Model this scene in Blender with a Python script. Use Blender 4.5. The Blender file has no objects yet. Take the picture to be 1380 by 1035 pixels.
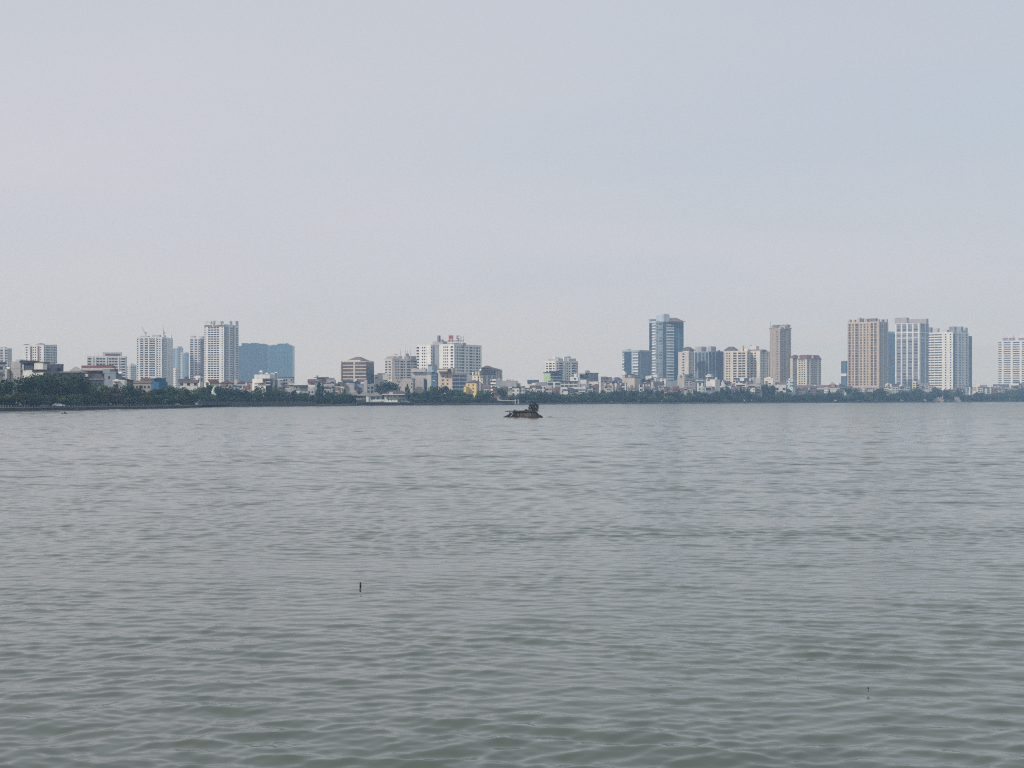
import bpy, math, random
import numpy as np
from mathutils import Vector, Matrix

random.seed(7)
scene = bpy.context.scene
COL = scene.collection
F = 2072.0            # focal length in photo pixels (photo 1380 wide)
CX, HY = 690.0, 538.0  # principal column, horizon row
CAMZ = 5.0
LAND = 1.4

def wx(px, d): return (px - CX) / F * d
def wz(py, d): return CAMZ + (HY - py) / F * d
# photo row of the waterline by column -> distance of the shore
SHORE_ROW = [(-420,557.6),(-150,555.4),(0,553.8),(50,553.2),(100,552.5),(150,551.6),(200,550.8),(240,550.0),(262,549.5),(268,549.2),(272,548.6),(300,548.3),(350,548.0),(400,547.7),(450,547.2),(500,546.7),(560,546.4),(620,546.1),(700,545.6),(760,545.0),(800,544.6),(900,544.2),(950,543.9),(1000,543.6),(1100,543.2),(1200,542.8),(1300,542.3),(1380,541.9),(1550,541.3),(1800,540.8)]
SHORE = [(p, CAMZ*F/(r-HY)) for p, r in SHORE_ROW]
_OLD = [(0,326),(100,356),(200,412),(262,464),(272,520),(350,545),(450,592),(560,668),(700,742),(800,880),(900,935),(1000,1090),(1100,1227),(1200,1335),(1300,1440),(1380,1560)]
def shore_d(px): return float(np.interp(px, [p for p,_ in SHORE], [d for _,d in SHORE]))
def bank_d(px, d, tower):
    """distance of a building on the bank, always behind the shore"""
    d *= 2
    if tower: return d + max(0.0, shore_d(px)+300-2000)*float(np.interp(px, [800,900], [0,1]))
    old = 2*float(np.interp(px, [p for p,_ in _OLD], [q for _,q in _OLD]))
    c = 2*float(np.interp(px, [900,1000,1100,1300,1380], [15,30,60,125,175]))
    return shore_d(px)+max(26.0, d-old+c)

def shade(c, k): return tuple(min(1.0, x * k) for x in c)

# ------------------------------------------------------------------ materials
_M = {}
def new_mat(name):
    m = bpy.data.materials.new(name); m.use_nodes = True
    nt = m.node_tree
    return m, nt, nt.nodes['Principled BSDF']

def paint(c, rough=0.85, var=0.22, scale=0.35, metal=0.0):
    """plastered / painted / concrete surface with rain-streak stains of its own"""
    key = ('paint', tuple(round(x, 3) for x in c), rough, var, scale, metal)
    if key in _M: return _M[key]
    m, nt, b = new_mat('plaster')
    tc = nt.nodes.new('ShaderNodeTexCoord')
    mp = nt.nodes.new('ShaderNodeMapping'); mp.inputs['Scale'].default_value = (scale, scale, scale * 0.22)
    n = nt.nodes.new('ShaderNodeTexNoise'); n.inputs['Scale'].default_value = 1.0; n.inputs['Detail'].default_value = 5
    n.inputs['Roughness'].default_value = 0.65
    r = nt.nodes.new('ShaderNodeMapRange')
    r.inputs['From Min'].default_value = 0.3; r.inputs['From Max'].default_value = 0.7
    r.inputs['To Min'].default_value = 1 - var; r.inputs['To Max'].default_value = 1 + var * 0.35
    mx = nt.nodes.new('ShaderNodeVectorMath'); mx.operation = 'SCALE'
    mx.inputs[0].default_value = c
    nt.links.new(tc.outputs['Object'], mp.inputs[0]); nt.links.new(mp.outputs[0], n.inputs['Vector'])
    nt.links.new(n.outputs[0], r.inputs[0]); nt.links.new(r.outputs[0], mx.inputs['Scale'])
    nt.links.new(mx.outputs[0], b.inputs['Base Color'])
    b.inputs['Roughness'].default_value = rough; b.inputs['Metallic'].default_value = metal
    _M[key] = m
    return m

def glass(c, spread=1.0, rough=0.12):
    """window glass seen from outside: dark rooms, some curtains, from pane to pane"""
    key = ('glass', tuple(round(x, 3) for x in c), spread, rough)
    if key in _M: return _M[key]
    m, nt, b = new_mat('window_glass')
    oi = nt.nodes.new('ShaderNodeObjectInfo')
    tc = nt.nodes.new('ShaderNodeTexCoord')
    n = nt.nodes.new('ShaderNodeTexNoise'); n.inputs['Scale'].default_value = 0.3; n.inputs['Detail'].default_value = 2
    nt.links.new(tc.outputs['Object'], n.inputs['Vector'])
    ad = nt.nodes.new('ShaderNodeMath'); ad.operation = 'ADD'
    nt.links.new(oi.outputs['Random'], ad.inputs[0]); nt.links.new(n.outputs[0], ad.inputs[1])
    r = nt.nodes.new('ShaderNodeMapRange')
    r.inputs['From Min'].default_value = 0.5; r.inputs['From Max'].default_value = 1.55
    r.inputs['To Min'].default_value = 1 - 0.5 * min(1, spread); r.inputs['To Max'].default_value = 1 + spread
    nt.links.new(ad.outputs[0], r.inputs[0])
    mx = nt.nodes.new('ShaderNodeVectorMath'); mx.operation = 'SCALE'; mx.inputs[0].default_value = c
    nt.links.new(r.outputs[0], mx.inputs['Scale']); nt.links.new(mx.outputs[0], b.inputs['Base Color'])
    b.inputs['Roughness'].default_value = rough
    b.inputs['IOR'].default_value = 1.5
    _M[key] = m
    return m

def tiles(c):
    key = ('tiles', tuple(round(x, 3) for x in c))
    if key in _M: return _M[key]
    m, nt, b = new_mat('roof_tiles')
    tc = nt.nodes.new('ShaderNodeTexCoord')
    n = nt.nodes.new('ShaderNodeTexNoise'); n.inputs['Scale'].default_value = 1.3; n.inputs['Detail'].default_value = 6
    r = nt.nodes.new('ShaderNodeMapRange'); r.inputs['From Min'].default_value = .3; r.inputs['From Max'].default_value = .7
    r.inputs['To Min'].default_value = .6; r.inputs['To Max'].default_value = 1.25
    mx = nt.nodes.new('ShaderNodeVectorMath'); mx.operation = 'SCALE'; mx.inputs[0].default_value = c
    nt.links.new(tc.outputs['Object'], n.inputs['Vector']); nt.links.new(n.outputs[0], r.inputs[0])
    nt.links.new(r.outputs[0], mx.inputs['Scale']); nt.links.new(mx.outputs[0], b.inputs['Base Color'])
    b.inputs['Roughness'].default_value = 0.8
    _M[key] = m
    return m

def leafy(c, c2, rnd=0.5):
    key = ('leaf', tuple(c), tuple(c2), rnd)
    if key in _M: return _M[key]
    m, nt, b = new_mat('foliage')
    tc = nt.nodes.new('ShaderNodeTexCoord'); oi = nt.nodes.new('ShaderNodeObjectInfo')
    n = nt.nodes.new('ShaderNodeTexNoise'); n.inputs['Scale'].default_value = 2.2; n.inputs['Detail'].default_value = 4
    nt.links.new(tc.outputs['Object'], n.inputs['Vector'])
    r = nt.nodes.new('ShaderNodeMapRange'); r.inputs['From Min'].default_value = .35; r.inputs['From Max'].default_value = .68
    nt.links.new(n.outputs[0], r.inputs[0])
    mix = nt.nodes.new('ShaderNodeMix'); mix.data_type = 'RGBA'
    mix.inputs['A'].default_value = (*c, 1); mix.inputs['B'].default_value = (*c2, 1)
    nt.links.new(r.outputs[0], mix.inputs['Factor'])
    r2 = nt.nodes.new('ShaderNodeMapRange'); r2.inputs['To Min'].default_value = 1 - rnd; r2.inputs['To Max'].default_value = 1 + rnd
    nt.links.new(oi.outputs['Random'], r2.inputs[0])
    mx = nt.nodes.new('ShaderNodeVectorMath'); mx.operation = 'SCALE'
    nt.links.new(mix.outputs['Result'], mx.inputs[0]); nt.links.new(r2.outputs[0], mx.inputs['Scale'])
    nt.links.new(mx.outputs[0], b.inputs['Base Color'])
    b.inputs['Roughness'].default_value = 0.75
    b.inputs['Specular IOR Level'].default_value = 0.25
    _M[key] = m
    return m

# ------------------------------------------------------------------ mesh builder
class MB:
    def __init__(s): s.v = []; s.f = []
    def box(s, x0, x1, y0, y1, z0, z1):
        i = len(s.v)
        s.v += [(x0,y0,z0),(x1,y0,z0),(x1,y1,z0),(x0,y1,z0),(x0,y0,z1),(x1,y0,z1),(x1,y1,z1),(x0,y1,z1)]
        s.f += [(i,i+3,i+2,i+1),(i+4,i+5,i+6,i+7),(i,i+1,i+5,i+4),(i+1,i+2,i+6,i+5),(i+2,i+3,i+7,i+6),(i+3,i,i+4,i+7)]
        return s
    def prism(s, poly, axis, a0, a1):
        """poly of 2D points extruded along 'x','y' or 'z'"""
        i = len(s.v); n = len(poly)
        for a in (a0, a1):
            for p, q in poly:
                s.v.append({'x': (a,p,q), 'y': (p,a,q), 'z': (p,q,a)}[axis])
        s.f.append(tuple(range(i+n-1, i-1, -1))); s.f.append(tuple(range(i+n, i+2*n)))
        for k in range(n):
            l = (k+1) % n
            s.f.append((i+k, i+l, i+n+l, i+n+k))
        return s
    def tube(s, p0, p1, r0, r1=None, n=6):
        r1 = r0 if r1 is None else r1
        p0, p1 = Vector(p0), Vector(p1); d = (p1-p0).normalized()
        a = d.orthogonal().normalized(); b = d.cross(a); i = len(s.v)
        for p, r in ((p0, r0), (p1, r1)):
            for k in range(n):
                t = 2*math.pi*k/n
                s.v.append(tuple(p + (a*math.cos(t) + b*math.sin(t))*r))
        for k in range(n):
            l = (k+1) % n
            s.f.append((i+k, i+l, i+n+l, i+n+k))
        s.f.append(tuple(range(i+n-1, i-1, -1))); s.f.append(tuple(range(i+n, i+2*n)))
        return s
    def ball(s, c, r, n=8, m=6):
        i = len(s.v); rx, ry, rz = r if isinstance(r, tuple) else (r, r, r)
        for j in range(m+1):
            p = math.pi*j/m
            for k in range(n):
                t = 2*math.pi*k/n
                s.v.append((c[0]+rx*math.sin(p)*math.cos(t), c[1]+ry*math.sin(p)*math.sin(t), c[2]+rz*math.cos(p)))
        for j in range(m):
            for k in range(n):
                l = (k+1) % n
                s.f.append((i+j*n+k, i+(j+1)*n+k, i+(j+1)*n+l, i+j*n+l))
        return s
    def poly(s, pts):
        i = len(s.v); s.v += [tuple(p) for p in pts]; s.f.append(tuple(range(i, i+len(pts)))); return s
    def mesh(s, name):
        me = bpy.data.meshes.new(name); me.from_pydata(s.v, [], s.f); me.update(); return me
    def build(s, name, mat, parent=None, loc=(0,0,0), rz=0.0):
        me = s.mesh(name); me.materials.append(mat)
        o = bpy.data.objects.new(name, me); COL.objects.link(o)
        o.location = loc; o.rotation_euler = (0,0,rz)
        if parent: o.parent = parent
        return o

def empty(name, loc, rz=0.0, parent=None):
    o = bpy.data.objects.new(name, None); COL.objects.link(o)
    o.empty_display_size = 0.5
    o.location = loc; o.rotation_euler = (0,0,rz)
    if parent: o.parent = parent
    return o

def tag(o, label=None, cat=None, group=None, kind=None):
    if label: o['label'] = label
    if cat: o['category'] = cat
    if group: o['group'] = group
    if kind: o['kind'] = kind
    return o

_BOXES = {}
def box_obj(name, dims, mat, parent, loc):
    """one small box part, sharing mesh data between equal sizes"""
    key = (name, tuple(round(d, 2) for d in dims), mat.name)
    me = _BOXES.get(key)
    if me is None:
        a, b, c = dims
        me = MB().box(-a/2, a/2, -b/2, b/2, -c/2, c/2).mesh(name); me.materials.append(mat); _BOXES[key] = me
    o = bpy.data.objects.new(name, me); COL.objects.link(o); o.parent = parent; o.location = loc
    return o

# ------------------------------------------------------------------ buildings
import re
WIN = (0.030, 0.035, 0.046)
MAXP = 100
TW = 'towers and apartment blocks behind the lake'

class Block:
    """A building whose two visible walls meet at the upright corner above photo column xm."""
    def __init__(s, name, label, cat, x, yt, D, a, wall, L='', R='', fl=None, y0=None, yb=545, roof='flat',
                 group=None, parent=None, depth=14.0, win=WIN, glz=None, trim=None, rec=None, roofc=(.3,.28,.27),
                 z0=LAND, extras=(), spread=1.3, partname='wing', balc=None, wh=1.0):
        xl, xm, xr = x
        s.D0 = D; s.tower = parent.top.tower if parent else group == TW
        D = parent.top.D+2*(D-parent.top.D0) if parent else bank_d(xm, D, group == TW)
        az = math.atan((xm-CX)/F); R0 = D/math.cos(az)
        a = math.radians(a)
        kl = math.tan(math.atan((xl-CX)/F)-az)
        s.L = -kl*R0/(math.cos(a)+kl*math.sin(a))
        if xr is None: s.R = depth
        else:
            kr = math.tan(math.atan((xr-CX)/F)-az)
            s.R = kr*R0/(math.sin(a)-kr*math.cos(a))
        th = az + a
        s.th = th
        s.u = Vector((math.cos(th), -math.sin(th))); s.w = Vector((math.sin(th), math.cos(th)))
        C = Vector((R0*math.sin(az), R0*math.cos(az)))
        s.O = C - s.u*s.L
        s.D, s.z0 = D, z0
        s.H = wz(yt, D) - z0
        if parent is None:
            s.root = empty(name, (s.O.x, s.O.y, z0), -th); tag(s.root, label, cat, group); s.top = s
        else:
            s.root = empty(partname, (0,0,0), 0, parent.top.root)
            o = s.loc(s.O, parent.top); s.root.location = (o.x, o.y, 0); s.root.rotation_euler = (0,0,-th+parent.top.th)
        s.trim = paint(trim if trim else shade(wall, 1.08)); s.wallc = wall
        s.wallm = paint(wall)
        s.winm = glass(win, spread); s.glzm = glass(glz or (0.05,0.10,0.17), 0.5, 0.08)
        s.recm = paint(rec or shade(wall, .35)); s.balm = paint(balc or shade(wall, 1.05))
        s.roofm = tiles(roofc); s.wh = wh
        MB().box(0, s.L, 0, s.R, 0, s.H).build('wall', s.wallm, s.root)
        fl = fl if fl else 3.3*F/D
        s.fh = fl*D/F
        y = y0 if y0 else yt + fl*0.75
        s.rows = []
        while y < yb:
            zz = wz(y, D) - z0
            if zz < s.fh*0.5: break
            s.rows.append(zz); y += fl
        s.zlow = max(0.0, (s.rows[-1] if s.rows else 0) - s.fh*0.5)
        s.count = {}; s.over = {}
        if L: s.face(L, s.L, 'L')
        if R: s.face(R, s.R, 'R')
        s.roof(roof)
        for e in extras: s.extra(e)
        s.finish()
    def loc(s, p, other):
        d = Vector((p[0], p[1])) - other.O
        return Vector((d.dot(other.u), d.dot(other.w)))
    def put(s, name, face, s0, s1, z0, z1, out, back, mat):
        if face == 'L': b = (s0, s1, -out, back, z0, z1)
        else: b = (s.L-back, s.L+out, s0, s1, z0, z1)
        k = s.count.get((name, mat.name), 0)
        n = s.count.get(name, 0)
        if n >= MAXP:
            s.over.setdefault((name, mat.name), (MB(), mat))[0].box(*b)
        else:
            s.count[name] = n+1
            box_obj(name, (b[1]-b[0], b[3]-b[2], b[5]-b[4]), mat, s.root, ((b[0]+b[1])/2, (b[2]+b[3])/2, (b[4]+b[5])/2))
    def face(s, pat, length, fc):
        bays = [(c, float(n) if n else 2.0) for c, n in re.findall(r'([A-Za-z.])(\d*)', pat)]
        tot = sum(n for _, n in bays); p = 0.0; spans = []
        for c, n in bays:
            q = p + n/tot*length; spans.append((c, p, q)); p = q
        H = s.H
        for c, p, q in spans:      # upright strips
            w = q-p
            if c == 'p': s.put('pilaster', fc, p, q, 0, H-0.05, 0.55, 0.1, s.trim)
            elif c == 'g': s.put('glass_panel', fc, p+.05*w, q-.05*w, s.zlow, H-s.fh*.25, 0.10, 0.1, s.glzm)
            elif c == 'd': s.put('recess_panel', fc, p, q, 0, H-s.fh*.3, 0.06, 0.1, s.recm)  # flat strip proud of the wall; any groove shade is in its colour
        for zc in s.rows:
            h = s.fh*s.wh
            for c, p, q in spans:
                w = q-p; m = (p+q)/2
                if c == 'w': s.put('window', fc, m-.27*w, m+.27*w, zc-.22*h, zc+.25*h, .07, .1, s.winm)
                elif c == 't': s.put('window', fc, m-.30*w, m+.30*w, zc-.36*h, zc+.36*h, .07, .1, s.winm)
                elif c == 'W': s.put('window', fc, m-.42*w, m+.42*w, zc-.26*h, zc+.30*h, .07, .1, s.winm)
                elif c == 'b': s.put('window', fc, p+.04*w, q-.04*w, zc-.18*h, zc+.26*h, .07, .1, s.winm)
                elif c == 'B':
                    s.put('window', fc, p+.05*w, q-.05*w, zc-.15*h, zc+.40*h, .07, .1, s.winm)
                    s.put('balcony', fc, p+.03*w, q-.03*w, zc-.48*h, zc-.16*h, .95, .1, s.balm)
                elif c == 's':
                    s.put('floor_band', fc, p, q, zc-.5*h, zc-.2*h, .35, .1, s.trim)
                    s.put('glass_panel', fc, p+.03*w, q-.03*w, zc-.2*h, zc+.5*h, .07, .1, s.glzm)
    def roof(s, r):
        L, R, H = s.L, s.R, s.H
        kind = r if isinstance(r, str) else r[0]
        if kind == 'flat':
            t, h, o = .3, (.9 if isinstance(r, str) else r[1]), .12
            m = MB()
            m.box(-o, L+o, -o, t, H, H+h).box(-o, L+o, R-t, R+o, H, H+h).box(-o, t, t, R-t, H, H+h).box(L-t, L+o, t, R-t, H, H+h)
            m.build('parapet', s.trim, s.root)
        elif kind == 'slab':
            _, h, o = r
            MB().box(-o, L+o, -o, R+o, H, H+h).build('roof', s.roofm, s.root)
        elif kind in ('hip', 'mansard'):
            _, h, o = r[:3]
            ins = r[3] if len(r) > 3 else (min(L, R)/2+o)*0.96
            lo = [(-o,-o),(L+o,-o),(L+o,R+o),(-o,R+o)]
            hi = [(-o+ins,-o+ins),(L+o-ins,-o+ins),(L+o-ins,R+o-ins),(-o+ins,R+o-ins)]
            m = MB(); m.v = [(x,y,H+.0) for x,y in lo]+[(x,y,H+.25) for x,y in lo]+[(x,y,H+h) for x,y in hi]
            m.f = [(3,2,1,0)]+[(k,(k+1)%4,4+(k+1)%4,4+k) for k in range(4)]+[(4+k,4+(k+1)%4,8+(k+1)%4,8+k) for k in range(4)]+[(8,9,10,11)]
            m.build('roof', s.roofm, s.root)
        elif kind == 'gablev':      # gable end on the left-hand wall
            _, h, o = r
            MB().prism([(-o,H),(L+o,H),(L/2,H+h)], 'y', .25, R+o).build('roof', s.roofm, s.root)
            MB().prism([(0,H),(L,H),(L/2,H+h*.93)], 'y', 0, .25).build('gable', s.wallm, s.root)
        elif kind == 'gableu':      # ridge along the left-hand wall
            _, h, o = r
            MB().prism([(-o,H),(R+o,H),(R/2,H+h)], 'x', -o, L+o).build('roof', s.roofm, s.root)
        elif kind == 'shed':        # drop towards +u
            _, h, o = r
            MB().prism([(-o,H),(L+o,H),(L+o,H+.3),(-o,H+h)], 'y', -o, R+o).build('roof', s.roofm, s.root)
    def pxbox(s, x0, x1, ytop, ybot, back, dep=0.0):
        """local box on the roof spanning photo columns/rows, 'back' metres behind the near corner"""
        if not s.tower:
            d = s.D + back
            return s.loc((wx((x0+x1)/2, d), d), s), (x1-x0)/F*d, wz(ybot, d)-s.z0, wz(ytop, d)-s.z0
        k = Vector(((((x0+x1)/2)-CX)/F, 1.0))
        t = (back + s.O.dot(s.w))/k.dot(s.w)
        w = (x1-x0)/F*t
        u = t*k.dot(s.u) - s.O.dot(s.u)
        if u + w/2 > s.L and abs(k.dot(s.u)) > 1e-3:      # beyond the near corner: slide back along the sight line
            t2 = (s.L - min(w/2, s.L*.45) + s.O.dot(s.u))/k.dot(s.u)
            if t < t2 < t + s.R*1.6: t = t2
        p = k*t
        c = s.loc(p, s)
        an = abs(s.th - math.atan(k.x))
        wl = max(w*.5, w/math.cos(an) - dep*math.tan(an)) if an < 1.2 else w
        return c, wl, wz(ybot, t)-s.z0, wz(ytop, t)-s.z0
    def extra(s, e):
        k = e[0]
        if k == 'px':      # name, x0, x1, ytop, ybot, colour, back, depth
            _, name, x0, x1, yt, yb, colr, back, dep = e
            c, w, za, zb = s.pxbox(x0, x1, yt, yb, back, dep)
            za = min(za, s.H+.02) if za < s.H+3 else za
            MB().box(c.x-w/2, c.x+w/2, c.y-dep/2, c.y+dep/2, za, zb).build(name, paint(colr), s.root)
        elif k == 'pxhip':
            _, name, x0, x1, yt, yb, colr, back, dep = e
            c, w, za, zb = s.pxbox(x0, x1, yt, yb, back, dep*.5); i = min(w, dep)*.42
            m = MB(); lo = [(-w/2,-dep/2),(w/2,-dep/2),(w/2,dep/2),(-w/2,dep/2)]
            hi = [(-w/2+i,-dep/2+i),(w/2-i,-dep/2+i),(w/2-i,dep/2-i),(-w/2+i,dep/2-i)]
            m.v = [(c.x+p,c.y+q,za) for p,q in lo]+[(c.x+p,c.y+q,zb) for p,q in hi]
            m.f = [(3,2,1,0),(4,5,6,7)]+[(j,(j+1)%4,4+(j+1)%4,4+j) for j in range(4)]
            m.build(name, tiles(colr), s.root)
        elif k == 'mast':
            _, x, yt, back = e[:4]
            c, w, za, zb = s.pxbox(x, x+1, yt, yt+5, back)
            r = e[4] if len(e) > 4 else .16
            MB().tube((c.x,c.y,s.H),(c.x,c.y,zb),r,r*.4,5).build('antenna', paint((.32,.32,.34)), s.root)
        elif k == 'tank':   # upright or lying steel water tank
            _, x, yt, back, r = e
            c, w, za, zb = s.pxbox(x, x+1, yt, yt+5, back)
            m = MB(); m.tube((c.x-r*1.2,c.y,zb-r),(c.x+r*1.2,c.y,zb-r),r,r,10)
            for q in (-r*.8, r*.8): m.box(c.x+q-.08,c.x+q+.08,c.y-r*.7,c.y+r*.7,s.H,zb-r)
            m.build('water_tank', paint((.72,.74,.76), .35, .1, .5, .6), s.root)
        elif k == 'band':   # ring at photo row
            _, y, h, out, colr = e
            z = wz(y, s.D)-s.z0; L, R, o = s.L, s.R, out
            m = MB(); m.box(-o,L+o,-o,.02,z,z+h).box(L-.02,L+o,.02,R+o,z,z+h).box(-o,.02,.02,R+o,z,z+h)
            m.build('cornice', paint(colr), s.root)
        elif k == 'tri':    # dormer gable on left/right wall: face, frac centre, half width m, height m, colour
            _, fc, fr, hw, hh, colr = e
            m = MB()
            if fc == 'L': m.prism([(fr*s.L-hw,s.H),(fr*s.L+hw,s.H),(fr*s.L+hw,s.H+hh*.55),(fr*s.L,s.H+hh),(fr*s.L-hw,s.H+hh*.55)], 'y', -.4, 3)
            else: m.prism([(fr*s.R-hw,s.H),(fr*s.R+hw,s.H),(fr*s.R+hw,s.H+hh*.55),(fr*s.R,s.H+hh),(fr*s.R-hw,s.H+hh*.55)], 'x', s.L-3, s.L+.4)
            m.build('dormer', paint(colr), s.root)
        elif k == 'fbox':   # box on left face in fractions / photo rows: name, f0, f1, ytop, ybot, out, colour, is_glass
            _, name, f0, f1, yt, yb, out, colr, gl = e
            m = MB().box(f0*s.L, f1*s.L, -out, .1, wz(yb,s.D)-s.z0, wz(yt,s.D)-s.z0)
            m.build(name, glass(colr,.6) if gl else paint(colr), s.root)
        elif k == 'rbox':   # same on the right face
            _, name, f0, f1, yt, yb, out, colr, gl = e
            d = s.D + s.R*.5*(f0+f1)*math.cos(s.th)
            m = MB().box(s.L-.1, s.L+out, f0*s.R, f1*s.R, wz(yb,d)-s.z0, wz(yt,d)-s.z0)
            m.build(name, glass(colr,.6) if gl else paint(colr), s.root)
    def finish(s):
        for (name, _), (m, mat) in s.over.items():
            o = m.build(name, mat, s.root); o['kind'] = 'stuff'
# ------------------------------------------------------------------ tunable look
SKY_L = ((.605,.635,.715), (.662,.66,.725)); SKY_R = ((.54,.605,.695), (.612,.625,.703))
ZEN = (.92,.975,.955)
HAZE_COL = (.42,.66,1.0); HAZE_D = 0.00019
WATER_COL = (.099,.117,.100); WAVE = 0.087; BIGW = (1.25, .66); RIP = (.04,.07,.15,.25)
BUMP1 = 0.010; BUMP2 = 0.0
DENOISE = False
WHITE = (.74,.74,.74); CREAM = (.72,.66,.56); GREY = (.44,.43,.44); CONC = (.40,.39,.38)
DARK = (.10,.10,.12); MAROON = (.22,.09,.10); LILAC = (.50,.48,.53)

Block('apartment_tower', 'pale grey apartment tower cut off by the left edge of the photo', 'tower', (-14,10,16), 470, 900, 14, (.62,.62,.66), 'pWWpWWpb', 'W', fl=3.5, yb=500, group=TW,
      extras=[('px','roof_room',-6,9,467.5,470.5,(.55,.54,.56),8,8)])
Block('apartment_tower', 'white block with maroon recessed strips behind the modern white house', 'tower', (31,59,77), 465.5, 850, 42, WHITE, '.w3.dw2w2.1dw2.', 'w2w2W2w2w2w2W2w2', fl=3.35, yb=492, group=TW, rec=(.20,.12,.14), trim=(.7,.7,.7),
      extras=[('pxhip','roof',49,61,462.6,465.5,(.30,.24,.26),9,12),('px','roof_room',32,39,464,466,(.22,.15,.16),5,5),('px','roof_room',62,76,464.6,466,(.55,.55,.58),16,6)])
Block('hotel_block', 'wide white grid-fronted block with penthouse behind the maroon roof', 'building', (117.5,169,171), 481, 800, 4, (.70,.71,.73), 'W3p1w1p1WWWp1w1WWWp1w1W3', 'w', fl=3.65, yb=512, group=TW, depth=20,
      extras=[('px','penthouse',138.5,164,474.6,481,(.66,.65,.66),8,12),('px','window_band',142,161,476.4,478.4,(.16,.16,.2),1.7,.5),('mast',132,474.5,6),('mast',127,476.5,9)])
Block('hangar', 'grey building with a low curved roof between the white house and maroon roof', 'building', (94,112,None), 500, 880, 3, (.45,.43,.43), '', '', yb=502, depth=30, roof='none', roofc=(.36,.33,.33), group=TW,
      extras=[('pxhip','roof',94.5,111,494.3,500,(.36,.33,.34),15,24)])
Block('apartment_block', 'pale hazy block left of the tower with two cranes', 'building', (168,176,186), 493, 1350, 45, (.60,.60,.60), 'w.w.w', 'wwww', fl=2.8, yb=516, group=TW,
      extras=[('pxhip','roof',170,184,489.3,493,(.48,.47,.50),12,18)])
t4 = Block('apartment_tower', 'broad white apartment tower carrying two cranes on its roof', 'tower', (184,218.5,233), 455, 1050, 17, (.76,.77,.79), 'w2.1B3p1B3p1B3B2p1w2w2.1', 'd1B4.1w2p1w2', fl=3.06, yb=522, group=TW, rec=(.25,.25,.28),
      extras=[('px','roof_room',189,202,452.6,455,(.45,.44,.46),9,8),('px','roof_room',205,217,451.5,455,(.47,.46,.48),10,8),('px','roof_room',229.7,231.6,451,455,(.75,.76,.78),15,4),('px','tank_room',221,223.2,451.8,455,(.30,.30,.32),14,4),('mast',205.5,447,8),('fbox','window_band',.12,.60,456.6,458,.12,(.10,.10,.13),True)])
def crane(label, xb, yb_, xt, yt, d, tilt):
    d = bank_d(xb, d, True)
    bx, bz = wx(xb, d), wz(yb_, d)
    r = empty('tower_crane', (bx, d, bz)); tag(r, label, 'crane', 'construction cranes on the tower roof')
    gm = paint((.38,.37,.38))
    MB().tube((0,0,-.5),(0,0,3.2),.5,.5,4).build('mast', gm, r)
    j = Vector((wx(xt,d)-bx, 0, wz(yt,d)-bz))
    m = MB(); s0 = Vector((0,0,3.0)); dirv = (j-s0)
    for off in (-.32,.32): m.tube(s0+Vector((off,0,0)), s0+dirv+Vector((off*.3,0,0)), .30,.17,4)
    for k in range(9):
        f0, f1 = k/9, (k+1)/9
        a = s0+dirv*f0; b = s0+dirv*f1
        m.tube(a+Vector((-.3+.2*f0,0,0)), b+Vector((.3-.2*f1,0,0)), .12,.12,3)
    m.build('jib', gm, r)
    MB().box(.5,1.9,-.6,.6,2.2,3.8).build('operator_cab', paint((.5,.5,.52)), r)
    sx = 1 if xt < xb else -1
    MB().box(sx*1.2-1.0,sx*1.2+1.0,-.7,.7,4.0,5.2).build('counterweight', paint((.28,.28,.29)), r)
    MB().tube((sx*1.2,0,5.0),s0+dirv*.55,.05,.05,3).tube((sx*1.2,0,5),(0,0,3),.1,.1,3).build('stay_cable', gm, r)
crane('thin luffing crane leaning left on the left end of the white tower roof', 195.8, 453, 191, 440, 1060, 1)
crane('near-upright crane jib on the right half of the white tower roof', 220.6, 453, 219.4, 437.6, 1062, 0)

Block('glass_tower', 'hazy pale blue tower half hidden right of the crane tower', 'tower', (233,239,247), 469, 1750, 40, (.52,.57,.63), 'gg', '.w.w', fl=3.0, yb=500, group=TW, glz=(.16,.25,.33),
      extras=[('px','crown',238.5,244.5,466.8,469,(.6,.62,.66),10,14),('mast',238,466,6),('mast',245,466.2,6)])
Block('glass_tower', 'hazy blue-grey stepped slab just left of the low white wing', 'tower', (243,250,254.5), 475.5, 1650, 30, (.50,.55,.62), 'w.ggg', 'gg', fl=3.0, yb=520, group=TW, glz=(.18,.26,.34))
Block('apartment_block', 'narrow white block at the foot of the hazy blue towers', 'building', (232.5,237.5,243), 497, 1200, 40, (.70,.69,.68), 'w.w', 'w.w', fl=2.9, yb=520, group=TW)
t7 = Block('apartment_tower', 'tallest white apartment tower on the left with a boxed white crown', 'tower', (275,302,321.5), 437.5, 1050, 27, (.78,.78,.79), 'w2.2W3W3W3W3.2w2.1', 'd2W2p1W3d1p1W3', fl=3.06, y0=441.5, yb=521, group=TW, rec=(.28,.27,.33), balc=(.5,.51,.55),
      extras=[('px','crown',276,288,433,438.6,(.62,.61,.61),6,9),('px','crown',290.5,301.5,433,438.6,(.64,.64,.64),3,9),('px','crown',287.8,290.7,432.2,440,(.68,.68,.67),3,10),('px','roof_frame',307,313,432.7,438.5,(.62,.62,.65),20,8),('px','roof_frame',315.5,321,432.8,438.5,(.52,.52,.57),28,8),
              ('fbox','window_band',.02,.40,437.4,440,.3,(.14,.14,.16),True),('fbox','window_band',.55,.99,437.4,440,.3,(.12,.12,.14),True),('mast',276,430.6,5),('mast',300,430.6,5)])
Block('wing', None, None, (256,270,275.6), 456, 1075, 20, (.74,.74,.77), 'W4p1W3p1W2', 'd', fl=3.06, yb=521, parent=t7, rec=(.25,.24,.28),
      extras=[('px','roof_frame',257,264,452.6,456.3,(.5,.5,.54),6,7),('px','roof_frame',268.5,275,453.2,456.3,(.56,.55,.6),6,7)])
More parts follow.
